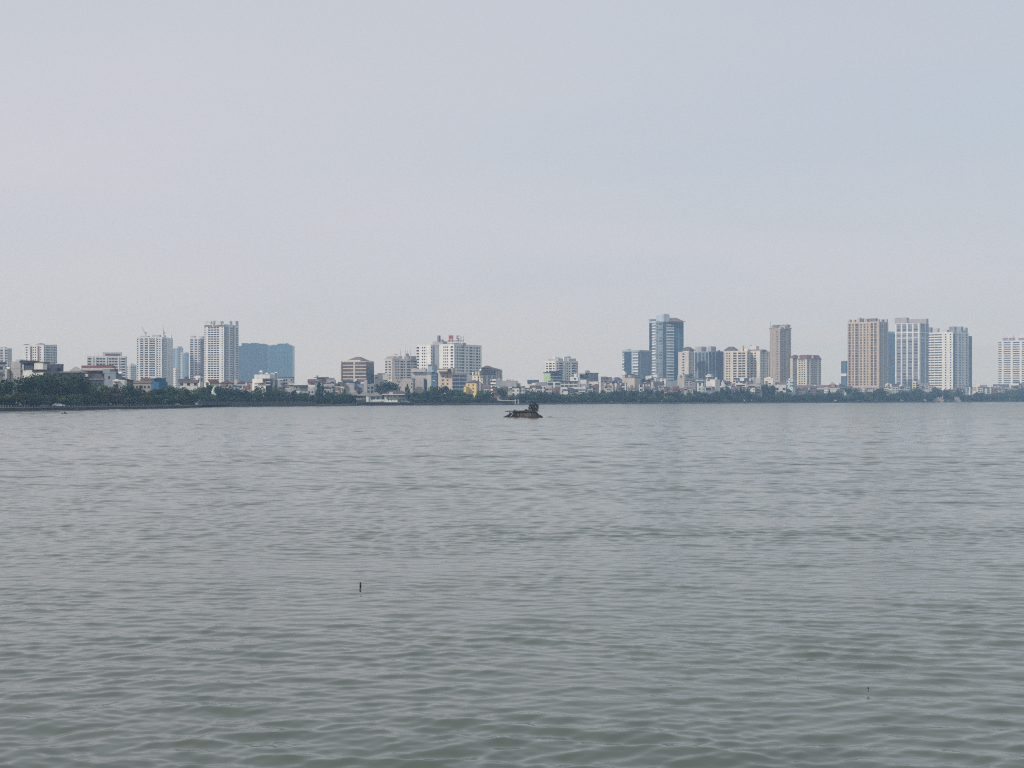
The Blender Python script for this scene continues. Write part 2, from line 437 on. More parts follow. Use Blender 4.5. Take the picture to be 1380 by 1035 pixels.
def slab_tower(label, prof, d, dep):
    """dark blue glass slab with an irregular skyline"""
    d = bank_d(prof[0][0], d, True)
    x0 = wx(prof[0][0], d)
    r = empty('glass_slab_tower', (x0, d, LAND)); tag(r, label, 'tower', 'joined pair of blue glass slabs')
    pts = [(wx(p,d)-x0, wz(q,d)-LAND) for p,q in prof]
    poly = [(pts[0][0],0),(pts[-1][0],0)] + pts[::-1]
    MB().prism(poly, 'y', 0, dep).build('glass_body', glass((.07,.15,.24), .3, .25), r)
    W = pts[-1][0]
    for k in range(1, 9):
        x = W*k/9
        z = np.interp(x, [p[0] for p in pts], [p[1] for p in pts])
        box_obj('mullion', (.35,.3,float(z)-1.0), paint((.115,.185,.26)), r, (x,-.1,float(z)/2))
    n = 22
    for k in range(4, n):
        z = k*4.4
        if z < min(p[1] for p in pts)-1: box_obj('spandrel', (W-.4,.2,.5), paint((.13,.21,.30)), r, (W/2,-.06,z))
slab_tower('left and wider slab of the joined dark blue glass pair', [(319,466.2),(325.6,466.2),(325.7,462.4),(333.6,462.4),(333.7,463.4),(337.4,463.4),(337.5,462.2),(347,462.2),(347.1,463.2),(357.4,463.2),(357.5,464.4),(360.2,464.4)], 1625, 30)
slab_tower('right slab with stepped skyline of the joined dark blue glass pair', [(361.8,465.6),(366,465.6),(366.1,464.6),(374,464.6),(374.1,463),(385.4,463),(385.5,462),(386.4,462),(386.5,464.2),(390.6,464.2),(390.7,466),(394.3,466)], 1622, 30)

Block('unfinished_block', 'unfinished brick-red block with hipped grey roof and pale floor bands', 'building', (462,493.5,504), 488, 760, 24, (.33,.20,.18), 's2s2s2p1s2s2s2', 'g', fl=4.6, y0=490.5, yb=516, group=TW, trim=(.62,.56,.50), glz=(.10,.085,.085), rec=(.1,.15,.2),
      extras=[('pxhip','roof',469,497,480.9,486.6,(.20,.165,.165),14,20),('px','penthouse',463,493,485.6,488.6,(.72,.71,.71),8,14),('px','side_tower',494,503,486.5,494,(.58,.56,.56),18,9),('px','stair_tower',459,462.6,487,514,(.68,.66,.63),5,6),('rbox','glass_panel',.1,.98,494.5,530,.3,(.03,.07,.11),True),('fbox','dark_netting',.02,.97,513.2,518,.5,(.04,.07,.10),True)])
Block('apartment_block', 'cream block topped by thin antennas beside the red-signed white block', 'building', (519,528,562), 484.5, 850, 66, (.66,.61,.57), 'W3.1W3.1', '.3w2w2.1W3w2.1W4d2W4', fl=3.65, yb=510, group=TW, rec=(.4,.36,.40), roof=('flat',.6), roofc=(.33,.30,.30),
      extras=[('pxhip','roof',519.5,536,480,485,(.33,.30,.31),5,8),('px','roof_room',537,541,480,485,(.62,.58,.56),5,5),('px','roof_room',544,561,480.2,485,(.30,.31,.40),8,6),('px','roof_slab',530,536,477.3,478,(.5,.49,.5),6,3),('mast',539.5,471.5,6,.4),('mast',546,470.8,7,.3),('mast',549,472,8,.5),('mast',553,471,8,.4),('px','roof_room',547,551,476.5,480.5,(.4,.39,.42),9,3),('mast',534,477,5)])
t11 = Block('apartment_block', 'bright white twin-winged block with red letters on its roof', 'building', (592,612,649), 464.6, 850, 34, (.84,.84,.83), '.4w2w2w2.2W3.1', '.1w1w2w1w1W3.1w1w1.1W3w1w1.1W2w2.1', fl=3.97, yb=505, group=TW, trim=(.8,.8,.8),
      extras=[('px','roof_room',603,628,462.2,464.9,(.40,.39,.43),12,6)])
Block('wing', None, None, (561,580.5,593.5), 465.4, 880, 32, (.84,.84,.83), 'W3.2w2w2w1.4', 'w2g2.6', fl=3.97, yb=505, parent=t11, trim=(.8,.8,.8), glz=(.2,.24,.3),
      extras=[('px','roof_room',583,603,460.2,465.7,(.45,.44,.50),14,8),('px','water_tower',589.3,593.8,452.2,461,(.24,.23,.26),15,3.6),('px','roof_room',594,598,457.5,460.5,(.45,.45,.5),15,3)])
def letters(t):
    """big roof letters: a red M then smaller dull ones"""
    d = t.D+14
    def bar(m, x0,x1,y0,y1): m.box(wx(x0,d),wx(x1,d),-.25,.25,wz(y1,d),wz(y0,d))
    base = t.root
    inv_loc = Vector((base.location.x, base.location.y, base.location.z)); rz = base.rotation_euler.z
    c = t.loc((0, d), t)
    def place(m, name, mat, par=None):
        # geometry was laid out in world x/z around y = d; turn it into the thing's own space
        u, w, O = t.u, t.w, t.O
        m.v = [((Vector((x,y+d))-O).dot(u), (Vector((x,y+d))-O).dot(w), z-t.z0) for x,y,z in m.v]
        return m.build(name, mat, par or base)
    red = paint((.42,.10,.115), .6); dull = paint((.22,.12,.16), .6); grey = paint((.30,.29,.31))
    m = MB(); bar(m, 603.5,625.5,459,460); 
    for x in (605,610,615.5,618,621,624.6): bar(m, x-.15,x+.15,459.9,464)
    sign = place(m, 'roof_sign', paint((.13,.12,.14)))
    m = MB(); bar(m,604.7,606.1,452,460.8); bar(m,609.5,610.9,452,460.8); bar(m,606.1,609.5,452,456.4); bar(m,607.2,608.4,456.4,459.2); place(m,'letter',red,sign)
    m = MB(); bar(m,615.2,619,452.2,453.6); bar(m,615.2,616.5,453.6,456); bar(m,615.2,619,455.4,456.8); bar(m,617.8,619,456.6,458.9); bar(m,615.2,617.8,457.9,458.9); place(m,'letter',dull,sign)
    for x in (620.3,622.3,624.4):
        m = MB(); bar(m,x-.25,x+.25,453,458.9); place(m,'letter',grey,sign)
letters(t11)

Block('apartment_block', 'white block with stacked curved balconies behind the green house', 'building', (735,748.5,779), 487.3, 900, 52, (.80,.79,.76), 'w2W2w2', '.1w2B4.2d1w2w2.1B4w2', fl=3.44, yb=518, group=TW, balc=(.74,.77,.8), rec=(.55,.55,.58), trim=(.8,.8,.8),
      extras=[('px','penthouse',739,760,483.3,487.6,(.45,.46,.48),12,9),('px','penthouse',763,776.5,483.3,487.6,(.47,.48,.52),18,9),('px','lift_tower',760,763.2,480.8,487.6,(.80,.80,.80),10,5),('px','roof_slab',745,755,481.6,483.6,(.78,.78,.78),14,8),('px','roof_slab',763,769,480.5,482.5,(.5,.46,.49),20,5)])
Block('office_block', 'lower blue glass block with white balconies left of the tall blue tower', 'building', (838.5,862,878), 472.5, 900, 26, (.42,.50,.58), 'B2d1d5.1B5d1', '.1g4g4g4', fl=4.0, yb=505, group=TW, glz=(.045,.11,.19), win=(.22,.28,.33), balc=(.78,.80,.82), rec=(.055,.11,.175), trim=(.5,.56,.62),
      extras=[('px','roof_room',842,850,470.3,472.8,(.45,.52,.6),8,6)])
Block('glass_tower', 'tall blue glass tower with white balcony columns and pinkish pitched roof', 'tower', (875,884,921.3), 433.5, 1000, 62, (.50,.57,.64), 'd4B5', 'w3W5g5B9g6g6', fl=3.85, yb=512, group=TW, glz=(.05,.125,.205), win=(.20,.25,.31), balc=(.80,.82,.86), trim=(.66,.72,.78), rec=(.055,.08,.125),
      extras=[('px','lift_tower',884,902.5,424.6,434,(.46,.54,.62),9,9),('px','roof_room',892.5,901,423,425,(.38,.46,.52),10,7),('px','glass_crown',875.5,884,430.2,434,(.32,.40,.5),8,10),('pxhip','roof',892,919,428.6,434.2,(.24,.16,.165),26,22),('px','tank_room',903,908,429,434,(.46,.53,.6),6,6)])
Block('apartment_block', 'cream block with hipped purple roof behind the tall blue tower', 'building', (914,928,935.5), 474.3, 960, 30, (.62,.60,.58), '.w.', '.1d1w2.1w2', fl=3.7, yb=506, group=TW, rec=(.35,.25,.21), roof=('flat',.4),
      extras=[('pxhip','roof',918,936,467.4,472.3,(.12,.10,.12),14,14),('px','attic',920,935,471.8,474.6,(.66,.62,.6),14,12)])
Block('office_block', 'slate grey office block with pale upright fins and square crown', 'building', (936,954.5,967.5), 474.5, 950, 40, (.20,.24,.31), 'p1g3p1g4p1g3p1g3', 'p1g3p1g4p1g3', fl=3.5, yb=500, group=TW, glz=(.05,.09,.15), trim=(.40,.44,.50),
      extras=[('px','crown',936.8,952,467.3,474.8,(.44,.44,.49),9,10),('px','crown',953.5,965,467,474.8,(.42,.42,.48),16,10),('px','side_wing',967,972.5,473.5,520,(.13,.15,.20),24,12),('px','roof_room',967,970,471.6,474,(.5,.5,.5),24,4)])
t18 = Block('apartment_block', 'long cream block with purple hipped roof and stepped penthouse', 'building', (973,1006.5,1010.5), 473.5, 980, 15, (.70,.64,.57), 'd2.1w2w2.1p1W3p1W3W3p1', 'w2', fl=3.44, yb=518, group=TW, rec=(.45,.33,.29), trim=(.78,.74,.68),
      extras=[('pxhip','roof',976,995,467.3,472.2,(.13,.105,.13),10,14),('px','attic',976,994,471.6,473.8,(.72,.66,.58),10,10),('px','penthouse',996,1003,465.8,473.8,(.68,.63,.59),16,9),('px','penthouse',1003,1010,470,473.8,(.72,.7,.68),18,9)])
Block('wing', None, None, (1009.3,1024,1035.3), 473.4, 985, 26, (.76,.72,.66), '.1w2w2.2', '.1w2w1d1w2.1w2', fl=3.44, yb=512, parent=t18, rec=(.35,.34,.4), trim=(.74,.7,.66),
      extras=[('px','roof',1010,1033,471.3,472.6,(.30,.22,.20),10,14),('px','penthouse',1010.5,1023,466.6,471.6,(.70,.66,.63),12,9),('px','water_tower',1010.2,1012.8,464.6,467,(.5,.47,.45),12,3)])
Block('apartment_block', 'beige block glimpsed between the cream block and slender brown tower', 'building', (1033,1036,1045), 482, 1180, 40, (.48,.44,.40), 'w', 'ww', fl=2.8, yb=510, group=TW, roof='none',
      extras=[('px','roof',1033.5,1044,473.8,482,(.26,.20,.24),8,10)])
Block('apartment_tower', 'slender brown tower with pale cap and thin mast', 'tower', (1037.3,1052.5,1065.8), 443, 1100, 38, (.42,.365,.325), '.2p1.2p1w3p1d1', 'w2w2p1.2p1', fl=3.35, y0=447, yb=512, group=TW, trim=(.50,.43,.38), rec=(.15,.12,.13), roof='none', win=(.10,.085,.085),
      extras=[('band',443.3,2.6,.6,(.60,.57,.55)),('band',442.2,1.0,.9,(.22,.18,.18)),('px','roof_room',1041,1052,438,440.8,(.24,.23,.25),8,8),('px','roof_room',1053,1065,437.6,441,(.26,.25,.27),16,8),('px','cap',1039.5,1064,439.8,443.3,(.50,.47,.47),13,12),('mast',1037.8,433,3,.5)])
Block('apartment_block', 'pale yellow block with maroon mansard roof and round-topped dormer', 'building', (1074.5,1087.5,1106.5), 484, 1000, 40, (.60,.58,.50), 'p1w2w2w2p1', 'w2p1w2d1w2p1w2', fl=3.05, yb=522, group=TW, roof=('mansard',6.5,.9,3.6), roofc=(.17,.085,.10), rec=(.36,.33,.32), trim=(.70,.67,.6),
      extras=[('tri','R',.42,2.2,5.6,(.62,.58,.56)),('tri','L',.15,1.6,4.4,(.60,.56,.54)),('px','side_wing',1066.5,1075,482.5,525,(.58,.53,.48),22,14),('pxhip','side_roof',1066,1077,478.3,482.5,(.17,.09,.10),22,15)])
Block('glass_block', 'dark teal glass block with a white band left of the tan tower', 'building', (1133.5,1140,1150), 486.2, 1250, 40, (.12,.20,.25), 'gg', 'gg', fl=3, yb=520, group=TW, glz=(.04,.10,.14), roof='none',
      extras=[('band',506.8,4.7,.5,(.74,.76,.77))])
Block('apartment_tower', 'massive tan tower with close upright ribs and turreted roofline', 'tower', (1142,1184,1196.7), 434.3, 1000, 26, (.57,.465,.345), '.1W3p1w3p1W3d1p1w3p1w3p1w2.2W3p1W3.2', 'p1g2w2p1g2w2p1', fl=3.53, yb=520, group=TW, trim=(.62,.54,.47), rec=(.24,.21,.21), win=(.075,.065,.065), glz=(.12,.11,.12), wh=1.45, roof=('flat',1.4),
      extras=[('px','roof_turret',1143.5,1148,430.8,434.6,(.46,.42,.38),6,6),('px','roof_turret',1155,1161,428.2,434.6,(.56,.48,.40),7,7),('px','roof_turret',1161,1164,429.2,434.6,(.28,.24,.24),9,6),('px','roof_room',1165,1171,429.6,434.6,(.46,.40,.36),9,7),('px','roof_room',1171.5,1183,429.2,434.6,(.22,.20,.24),10,7),('px','roof_turret',1183,1186,430.3,434.6,(.62,.58,.54),8,5),('px','roof_turret',1188,1192,430.6,434.6,(.20,.18,.20),12,5),('px','roof_turret',1193,1196.6,430.2,434.6,(.50,.45,.43),14,4),('px','roof_turret',1150,1154,431,434.6,(.48,.43,.38),7,5),('band',521.4,2.0,.7,(.6,.5,.45))])
Block('glass_tower', 'hazy blue tower with a red panel between the tan and white-grid towers', 'tower', (1190,1197,1210), 447, 1420, 40, (.17,.24,.33), 'gg', 'g4g4', fl=3, yb=520, group=TW, glz=(.08,.15,.24), roof='none',
      extras=[('rbox','advert_panel',.35,.95,479,484.5,.5,(.32,.14,.17),False),('band',449.5,4.5,.4,(.35,.42,.5))])
Block('apartment_tower', 'tall grey tower gridded with white fins and a bare concrete crown', 'tower', (1206.5,1239,1251.5), 436, 1000, 22, (.30,.33,.39), 'p1W3p1W3p1W3p1W3p1', 'p1W4p1W3', fl=4.0, y0=440, yb=520, group=TW, trim=(.74,.77,.82), win=(.11,.12,.16), roof='none',
      extras=[('px','crown',1206,1224.5,428.3,436.6,(.44,.41,.41),7,9),('px','crown',1224.5,1250.8,430,436.6,(.42,.40,.41),16,9),('band',436,1.0,.75,(.76,.78,.82)),('band',448.6,1.7,.75,(.78,.80,.84)),('band',455.9,1.5,.72,(.74,.77,.81)),('px','roof_slab',1237,1250.6,434,435.4,(.8,.8,.82),9,9)])
Block('apartment_tower', 'broad white tower with banded balconies and dark glazed shaft', 'tower', (1249.5,1284.5,1305), 448, 1020, 28, (.76,.78,.80), 'b3b3b3b3.2w2.2w2.1', 'd2W2p2W2p1w2p2W2p1', fl=3.45, yb=526, group=TW, rec=(.14,.19,.27), trim=(.80,.81,.84),
      extras=[('px','roof_room',1251,1257,441.3,448.4,(.26,.30,.38),8,8),('px','roof_frame',1257,1266,442.6,448.4,(.55,.51,.53),8,8),('px','roof_room',1270,1279,444.5,448.4,(.55,.55,.57),10,8),('px','crown',1279,1289,440.3,448.4,(.26,.29,.33),14,8),('px','crown',1289.5,1298,440.3,448.4,(.32,.35,.39),22,8),('px','crown',1298.5,1304,441.6,449,(.42,.48,.54),28,8),('px','side_wing',1304.5,1309,453,530,(.15,.18,.24),36,12)])
Block('apartment_tower', 'white balconied tower cut off by the right edge of the photo', 'tower', (1345.3,1394,1410), 459, 1100, 8, (.74,.73,.75), 'b2p1b4p1b4p1b4p1b2', 'b', fl=3.02, yb=518, group=TW, trim=(.80,.80,.81),
      extras=[('px','crown',1351.5,1358,455.2,460,(.30,.26,.38),6,6),('px','crown',1359.5,1368,455.2,460,(.30,.26,.38),6,6),('px','crown',1373,1392,455.2,460,(.30,.26,.38),6,6),('px','roof_slab',1357,1366,451.8,455.4,(.70,.69,.70),9,8),('px','roof_slab',1371,1392,451,455.4,(.74,.73,.74),9,8),('px','penthouse',1349,1392,457,459.4,(.66,.63,.66),8,8)])
HG = 'houses and low blocks along the lake shore'
RED = (.30,.13,.11); BROWN = (.20,.13,.12); SLATE = (.14,.14,.17); BEIGE = (.55,.50,.44); PALE = (.66,.66,.66)
def hs(label, x, yt, D, a, wall, L='', R='', roof='flat', cat='house', name='house', **k):
    k.setdefault('depth', 9.0); k.setdefault('yb', 536)
    if 'roofc' in k: k['roofc'] = shade(k['roofc'], .50)
    q = random.Random(label)
    if roof in ('flat', 'none') and x[1] > 170 and x[1]-x[0] > 5:     # rooftop clutter: stair rooms, tanks, screens
        ex = list(k.get('extras', ()))
        for _ in range(q.choice((1, 2, 2, 3))):
            w_ = q.uniform(1.2, 3.2); a0 = q.uniform(x[0]+.3, max(x[0]+.4, x[1]-w_-.3)); hgt = q.uniform(.9, 2.6)
            g_ = q.choice(((.66,.66,.66),(.42,.42,.45),(.16,.17,.2),(.5,.47,.44),(.28,.2,.19)))
            ex.append(('px', q.choice(('roof_room','roof_screen','rooftop_shed')), a0, a0+w_, yt-hgt, yt+.4, g_, q.uniform(2,6), q.uniform(1.5,4)))
        if q.random() < .6: ex.append(('tank', q.uniform(x[0]+1, x[1]-1), yt-q.uniform(1.6,2.6), q.uniform(2,5), q.uniform(.7,1.1)))
        k['extras'] = ex
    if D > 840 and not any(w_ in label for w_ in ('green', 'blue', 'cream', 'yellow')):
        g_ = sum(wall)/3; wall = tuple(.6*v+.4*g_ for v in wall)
    if L and x[1]-x[0] > 6 and x[1] > 270 and not any(w_ in label for w_ in ('blank', 'plain', 'green', 'yellow', 'slim', 'hall', 'tall white', 'villa', 'pale blue', 'ribbon')):          # flat dark panels, loggia shade put into the colour, with a pale balcony front
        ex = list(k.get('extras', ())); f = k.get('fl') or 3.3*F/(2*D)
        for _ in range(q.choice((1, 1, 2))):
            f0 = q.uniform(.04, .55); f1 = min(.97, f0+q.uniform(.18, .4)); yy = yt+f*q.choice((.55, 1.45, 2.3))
            ex.append(('fbox', 'loggia_shade_panel', f0, f1, yy-f*.30, yy+f*.22, .10, (.035,.04,.05), False))
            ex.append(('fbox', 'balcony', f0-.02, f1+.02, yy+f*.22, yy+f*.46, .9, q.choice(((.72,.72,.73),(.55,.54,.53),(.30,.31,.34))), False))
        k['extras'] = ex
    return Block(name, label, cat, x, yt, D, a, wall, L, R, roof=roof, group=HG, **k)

# --- left bank (near): heads of houses above the big trees
hs('white house with dark eaves at the very left edge of the photo', (-14,4.5,None), 490, 400, 6, WHITE, 'WW', roof=('slab',.8,.8), roofc=SLATE, yb=500, extras=[('px','porch_roof',-8,5.5,504,507,(.13,.13,.16),-3,3),('px','terrace',-6,4.5,499,502,(.35,.36,.4),-1,2)])
hs('bare grey cement house in two blank stepped volumes', (14.3,27.5,31), 487.3, 415, 30, (.47,.45,.45), '', 'w', yb=505, roof='none', name='cement_house',
   extras=[('px','lower_volume',3,14.5,497,540,(.50,.49,.49),2.5,7),('tank',11.5,494.6,2,.7),('band',496.5,.12,.05,(.35,.34,.34)),('band',505,.12,.05,(.36,.35,.35)),('px','roof_room',24,31,484.6,488,(.52,.51,.51),6,5)])
hs('modern white villa with black roof slab and floating white box', (30.5,48.5,61), 498, 402, 22, (.82,.81,.79), 'W3.1w1.2', '', yb=500, roof='none', name='modern_villa',
   extras=[('px','glass_storey',32,48.8,489,498.2,(.10,.11,.14),3,6),('px','roof',30,48.8,486.1,489.6,(.05,.05,.075),2.6,8),('px','upper_box',48.9,60.8,489.8,498,(.85,.84,.81),1,6),('px','roof',48.9,64,487.6,489.8,(.16,.14,.13),3,8),('px','recess',45,61,498.2,501.5,(.10,.05,.05),1.0,4),('px','balcony',44,60,502.3,506,(.78,.77,.75),-.6,3),('px','column',30.5,32,489,498,(.8,.8,.8),0,.6)])
hs('dark charcoal house right of the modern white villa', (62,82.5,None), 492.5, 425, 8, (.10,.10,.115), 'W.W', yb=505, name='charcoal_house', trim=(.16,.16,.18), extras=[('px','parapet_room',64,76,490,492.6,(.20,.20,.22),3,5),('tank',76,489.6,2,.9)])
hs('low house with a long pale flat roof above the left trees', (84,113,None), 502.4, 400, 4, (.16,.15,.15), 'W.W.W', yb=510, roof=('slab',.7,1.2), roofc=(.58,.56,.54))
hs('house with two tiers of maroon metal roof', (113,152,157.5), 499.4, 432, 10, (.15,.15,.17), 'WW.WW', 'w', yb=512, roof='none', name='maroon_roofed_house', cat='house',
   extras=[('px','upper_roof',112,153,492.8,496.1,(.25,.09,.10),5,8),('px','roof_edge',112.5,155,496.0,496.9,(.66,.6,.6),.8,6),('px','lower_roof',112.5,157.6,496.9,500.6,(.24,.085,.095),1.2,6),('px','ridge_cap',131,152,492.2,494.5,(.10,.05,.06),7,3),('px','white_bay',109,113.5,503,508.5,(.76,.75,.74),-2,4),('px','white_bay',114,119,504,508,(.74,.74,.73),-2.5,4)])
hs('blue-grey plastered house under the right end of the maroon roof', (140.5,156,165), 503, 428, 30, (.27,.31,.36), '.w2.3', 'w.', yb=514, extras=[('px','stair_room',141,152,497.3,503.3,(.28,.33,.38),4,5),('px','window',148.5,150.3,502,504.5,(.03,.04,.06),1.2,.4),('tank',162,501,2,.8)])
hs('green-grey veranda house with pale eave below the maroon roof', (113.5,137,None), 511.8, 412, 6, (.20,.22,.20), 'WWWW', yb=520, roof=('slab',.6,.9), roofc=(.60,.60,.55))
hs('small white house with dark porch near the brown tree', (152,167.5,None), 514.2, 405, 8, (.80,.79,.78), 'W.', yb=521, roof='flat', extras=[('px','porch_roof',152,160,513,514.4,(.5,.48,.46),-2,3)])
hs('dark shed with blackened roof beside the small white house', (166,176,None), 513, 425, 10, (.10,.10,.11), 'W', roof=('shed',1.5,.4), roofc=(.07,.07,.09), yb=520, extras=[('tank',157,510.6,2,.8)])
hs('tan low house with reddish roof left of the bright blue shed', (177,203,None), 516.4, 470, 6, (.46,.42,.36), 'wwWww', roof=('gableu',1.6,.4), roofc=(.36,.25,.20), yb=526)
b = hs('bright blue corrugated shed with pale roof edge', (204.5,214,223.5), 509.8, 480, 42, (.035,.14,.30), '', '', roof=('shed',1.0,.25), roofc=(.62,.68,.76), yb=520, name='blue_shed', cat='shed', extras=[('px','lean_to',213.5,223.5,514.6,530,(.05,.15,.28),6,5),('px','roof_edge',203.5,214.5,508.6,509.8,(.62,.68,.76),-.4,3)])
hs('small house with rust-red roof left of the blue shed', (190,205,None), 512, 505, 8, (.45,.36,.33), 'W.', roof=('gableu',1.3,.4), roofc=(.30,.13,.11), yb=520)
hs('long white house with three dark windows and brown roof', (242.5,265.5,None), 515.8, 570, 6, (.72,.70,.69), 'W.W.W', roof=('gableu',2.2,.5), roofc=(.27,.19,.18), yb=521, fl=6.5, y0=518, extras=[('px','attic_roof',241,256,510.6,514,(.12,.12,.15),5,6),('px','stair_room',249,254,507.6,511,(.13,.15,.22),6,4)])
hs('white cube-topped house with two square openings and tank', (261.3,269.5,274), 509, 590, 30, (.80,.79,.79), 'w.w', 'w', fl=12, y0=511.6, yb=513, extras=[('tank',267,506,2.5,1.5),('px','roof_screen',263,272,504.8,509,(.22,.20,.22),4,4)])
hs('cream gable-ended house with long red roof', (275.5,283,296), 517, 560, 58, (.80,.74,.60), 'w', '.', roof=('gablev',3.0,.4), roofc=(.26,.12,.11), yb=520, fl=9, y0=517.5)
hs('brown-roofed house with white dormer beside the white tall house', (296.5,313,None), 516.8, 590, 8, (.42,.40,.42), 'W.w', roof=('hip',2.4,.5), roofc=(.22,.13,.13), yb=522, extras=[('px','dormer',316,320,511.5,514.4,(.66,.52,.48),2,2)])
hs('house with sheet-metal pale roof between two brown-roofed houses', (308,321,None), 516, 620, 8, (.60,.60,.63), 'WW', roof=('shed',1.3,.4), roofc=(.55,.58,.66), yb=522)
hs('purple-brown hipped house with a white end wall', (319,333,None), 517, 605, 6, (.55,.54,.57), 'Ww', roof=('hip',2.2,.4), roofc=(.21,.13,.15), yb=522, extras=[('px','end_wall',330.8,333,515.8,520,(.78,.78,.80),-2,2),('px','terrace',303,310,520,524,(.60,.63,.66),-2,3)])
hs('dull pink house pressed against the left of the tall white house', (334,342,None), 515.5, 640, 8, (.40,.38,.39), 'w.', yb=524, roof=('slab',.4,.3), roofc=(.25,.19,.2))
hs('tall white house with six square windows and dark glazed side', (340,358,374), 510.2, 620, 34, (.86,.85,.80), '.1w3.2w3.1', 'g4p1g2', yb=530, fl=4.45, y0=517, win=(.14,.14,.11), glz=(.05,.08,.12), trim=(.66,.70,.74), roof='none', name='tall_house',
   extras=[('px','top_storey',345.5,357.6,505.4,516,(.85,.84,.81),2,6),('px','dark_window_band',349,363.5,506.4,509.3,(.12,.10,.11),1.0,4),('px','roof',344,369,504.8,505.8,(.72,.72,.74),1.0,7),('px','window',354.2,356.8,511.5,513.5,(.06,.06,.06),-1.4,.5),('px','balcony',357.5,365,513.8,515,(.72,.75,.78),0,2),('px','balcony',357.5,365,518,519.3,(.72,.75,.78),0,2),('tank',351.5,499.2,3,.9),('px','roof_room',366,373,502.3,506.5,(.40,.46,.5),6,4),('px','roof_screen',357,362,502.4,504,(.8,.8,.82),5,2),('tank',372,501.2,6,.8)])
hs('hazy lilac-grey house with a thin white canopy right of the tall white house', (374,394.5,None), 508.6, 690, 7, (.38,.40,.45), '.wWw.w', yb=524, fl=5, roof=('slab',.3,.5), roofc=(.30,.28,.31), extras=[('px','canopy',374.5,382.3,511.1,511.9,(.80,.80,.82),-4,3),('px','corner_post',372,372.8,511,525,(.76,.78,.8),-4,.5)])
hs('low pale house with stepped white eaves left of the green-grey hipped house', (381,400.5,None), 518.4, 630, 6, (.46,.46,.46), 'Ww.W', yb=530, roof=('slab',.5,.8), roofc=(.66,.66,.66), extras=[('px','eave',388,399,516.8,517.8,(.78,.78,.76),1,5)])
hs('pale green-grey house with shallow hipped roof', (397,414.5,None), 521.6, 600, 7, (.50,.56,.54), 'W.W.w', yb=534, fl=5.2, roof='none', win=(.30,.36,.35), extras=[('px','eave_shadow_block',398,414,519.0,521.8,(.08,.09,.11),.6,7),('pxhip','roof',396,416.5,515.2,519.1,(.56,.57,.58),4,10)])  # solid dark block below the roof: shade under the eave put into its colour
hs('narrow white house with arched lower windows beside a dark house', (415.5,424.3,None), 520.2, 598, 9, (.74,.76,.74), 'tt', yb=532, fl=4.8, win=(.28,.31,.27))
hs('dark narrow house between two white ones under red roofs', (424.3,434,None), 514, 640, 8, (.13,.15,.18), 't.t', yb=532, win=(.35,.37,.42))
hs('long-eaved house with a dull red roof', (415,432,None), 515.4, 700, 6, (.36,.26,.27), 'wWw', roof=('gableu',3.0,.6), roofc=(.33,.14,.15), yb=522)
hs('brick-red house with pale window surrounds', (427.5,441,None), 509.4, 730, 8, (.33,.15,.15), 'W.W', yb=522, roof=('slab',.8,.6), roofc=(.27,.12,.13), extras=[('px','chimney',426.8,428.6,506,510.5,(.20,.12,.12),3,1.6),('px','canopy',423,434,508.2,509.4,(.33,.18,.19),-1,2)])
hs('grey house with water tanks on a metal rooftop frame', (440,451,None), 513.2, 715, 7, (.42,.42,.46), 'wWw', yb=520, extras=[('px','roof_frame',440.5,450.5,509.6,513.3,(.24,.24,.27),4,5),('tank',444.5,508.2,4,1.0),('tank',448.5,508.6,4,1.0)])
hs('lilac house with scalloped balcony openings', (436,450,None), 519, 650, 7, (.47,.47,.52), 'tBtB', yb=528, fl=5.2)
hs('cream house with dark doorway left of the cement house', (449.5,463,None), 520.4, 660, 7, (.80,.74,.58), 'W.2.w', yb=530, fl=5.6, roof=('slab',.3,.3), roofc=(.12,.12,.13), extras=[('px','roof_room',449,456,516.6,520.6,(.10,.11,.13),5,5),('px','roof_room',456,463,514.6,520.6,(.13,.14,.17),7,5)])
hs('pale cement house in front of the unfinished brick-red block', (463,477,None), 518, 665, 7, (.46,.44,.44), '.', yb=531, roof='flat', extras=[('px','window',467.4,468.2,519.8,522.4,(.2,.2,.22),-.3,.5),('px','lower_wing',463,480,526,540,(.48,.46,.45),-3,4)])
hs('blue-grey house with four framed windows under a dark terrace', (477,494,None), 519.6, 670, 6, (.30,.34,.42), 'W.WW.W', yb=530, fl=5.4, extras=[('px','terrace_roof',463,494,514.6,518.4,(.05,.07,.10),5,6),('tank',488,514.6,2,1.3),('px','red_awning',484,492,511,514.2,(.36,.14,.13),5,4),('px','stair_tower',491,495,512,531,(.48,.49,.53),1,4),('px','white_pot_stand',478.6,480.4,511,513.4,(.8,.8,.8),4,1)])
hs('narrow greenish house right of the blue-grey framed house', (494.5,504,None), 519, 690, 7, (.28,.32,.35), 'wt', yb=532)
hs('pale blank-sided house left of the cream antenna block', (504.5,521,None), 506, 790, 7, (.60,.60,.58), 'w3.6', yb=512, extras=[('px','roof_room',512,519,503.2,506.2,(.13,.16,.2),4,4),('px','roof_screen',509,511.5,503,506.2,(.5,.5,.52),4,3),('px','roof_screen',516,525,507,512,(.58,.57,.56),-2,3)])
hs('waterside villa with scalloped beige hipped roofs', (474,497,None), 533, 650, 5, (.72,.76,.72), '.wWWw.', yb=540, fl=5.5, y0=535.2, roof='none', name='waterside_villa',
   extras=[('pxhip','roof',463.5,487,528.8,533.2,(.22,.20,.19),3,11),('pxhip','roof',483,500,527.6,533.2,(.24,.22,.21),2,11),('px','garage_recess',478,493,538.2,541,(.05,.05,.06),-.6,3),('px','gate_pier',493.6,496.8,533.2,541.6,(.80,.84,.79),-2,1.6)])
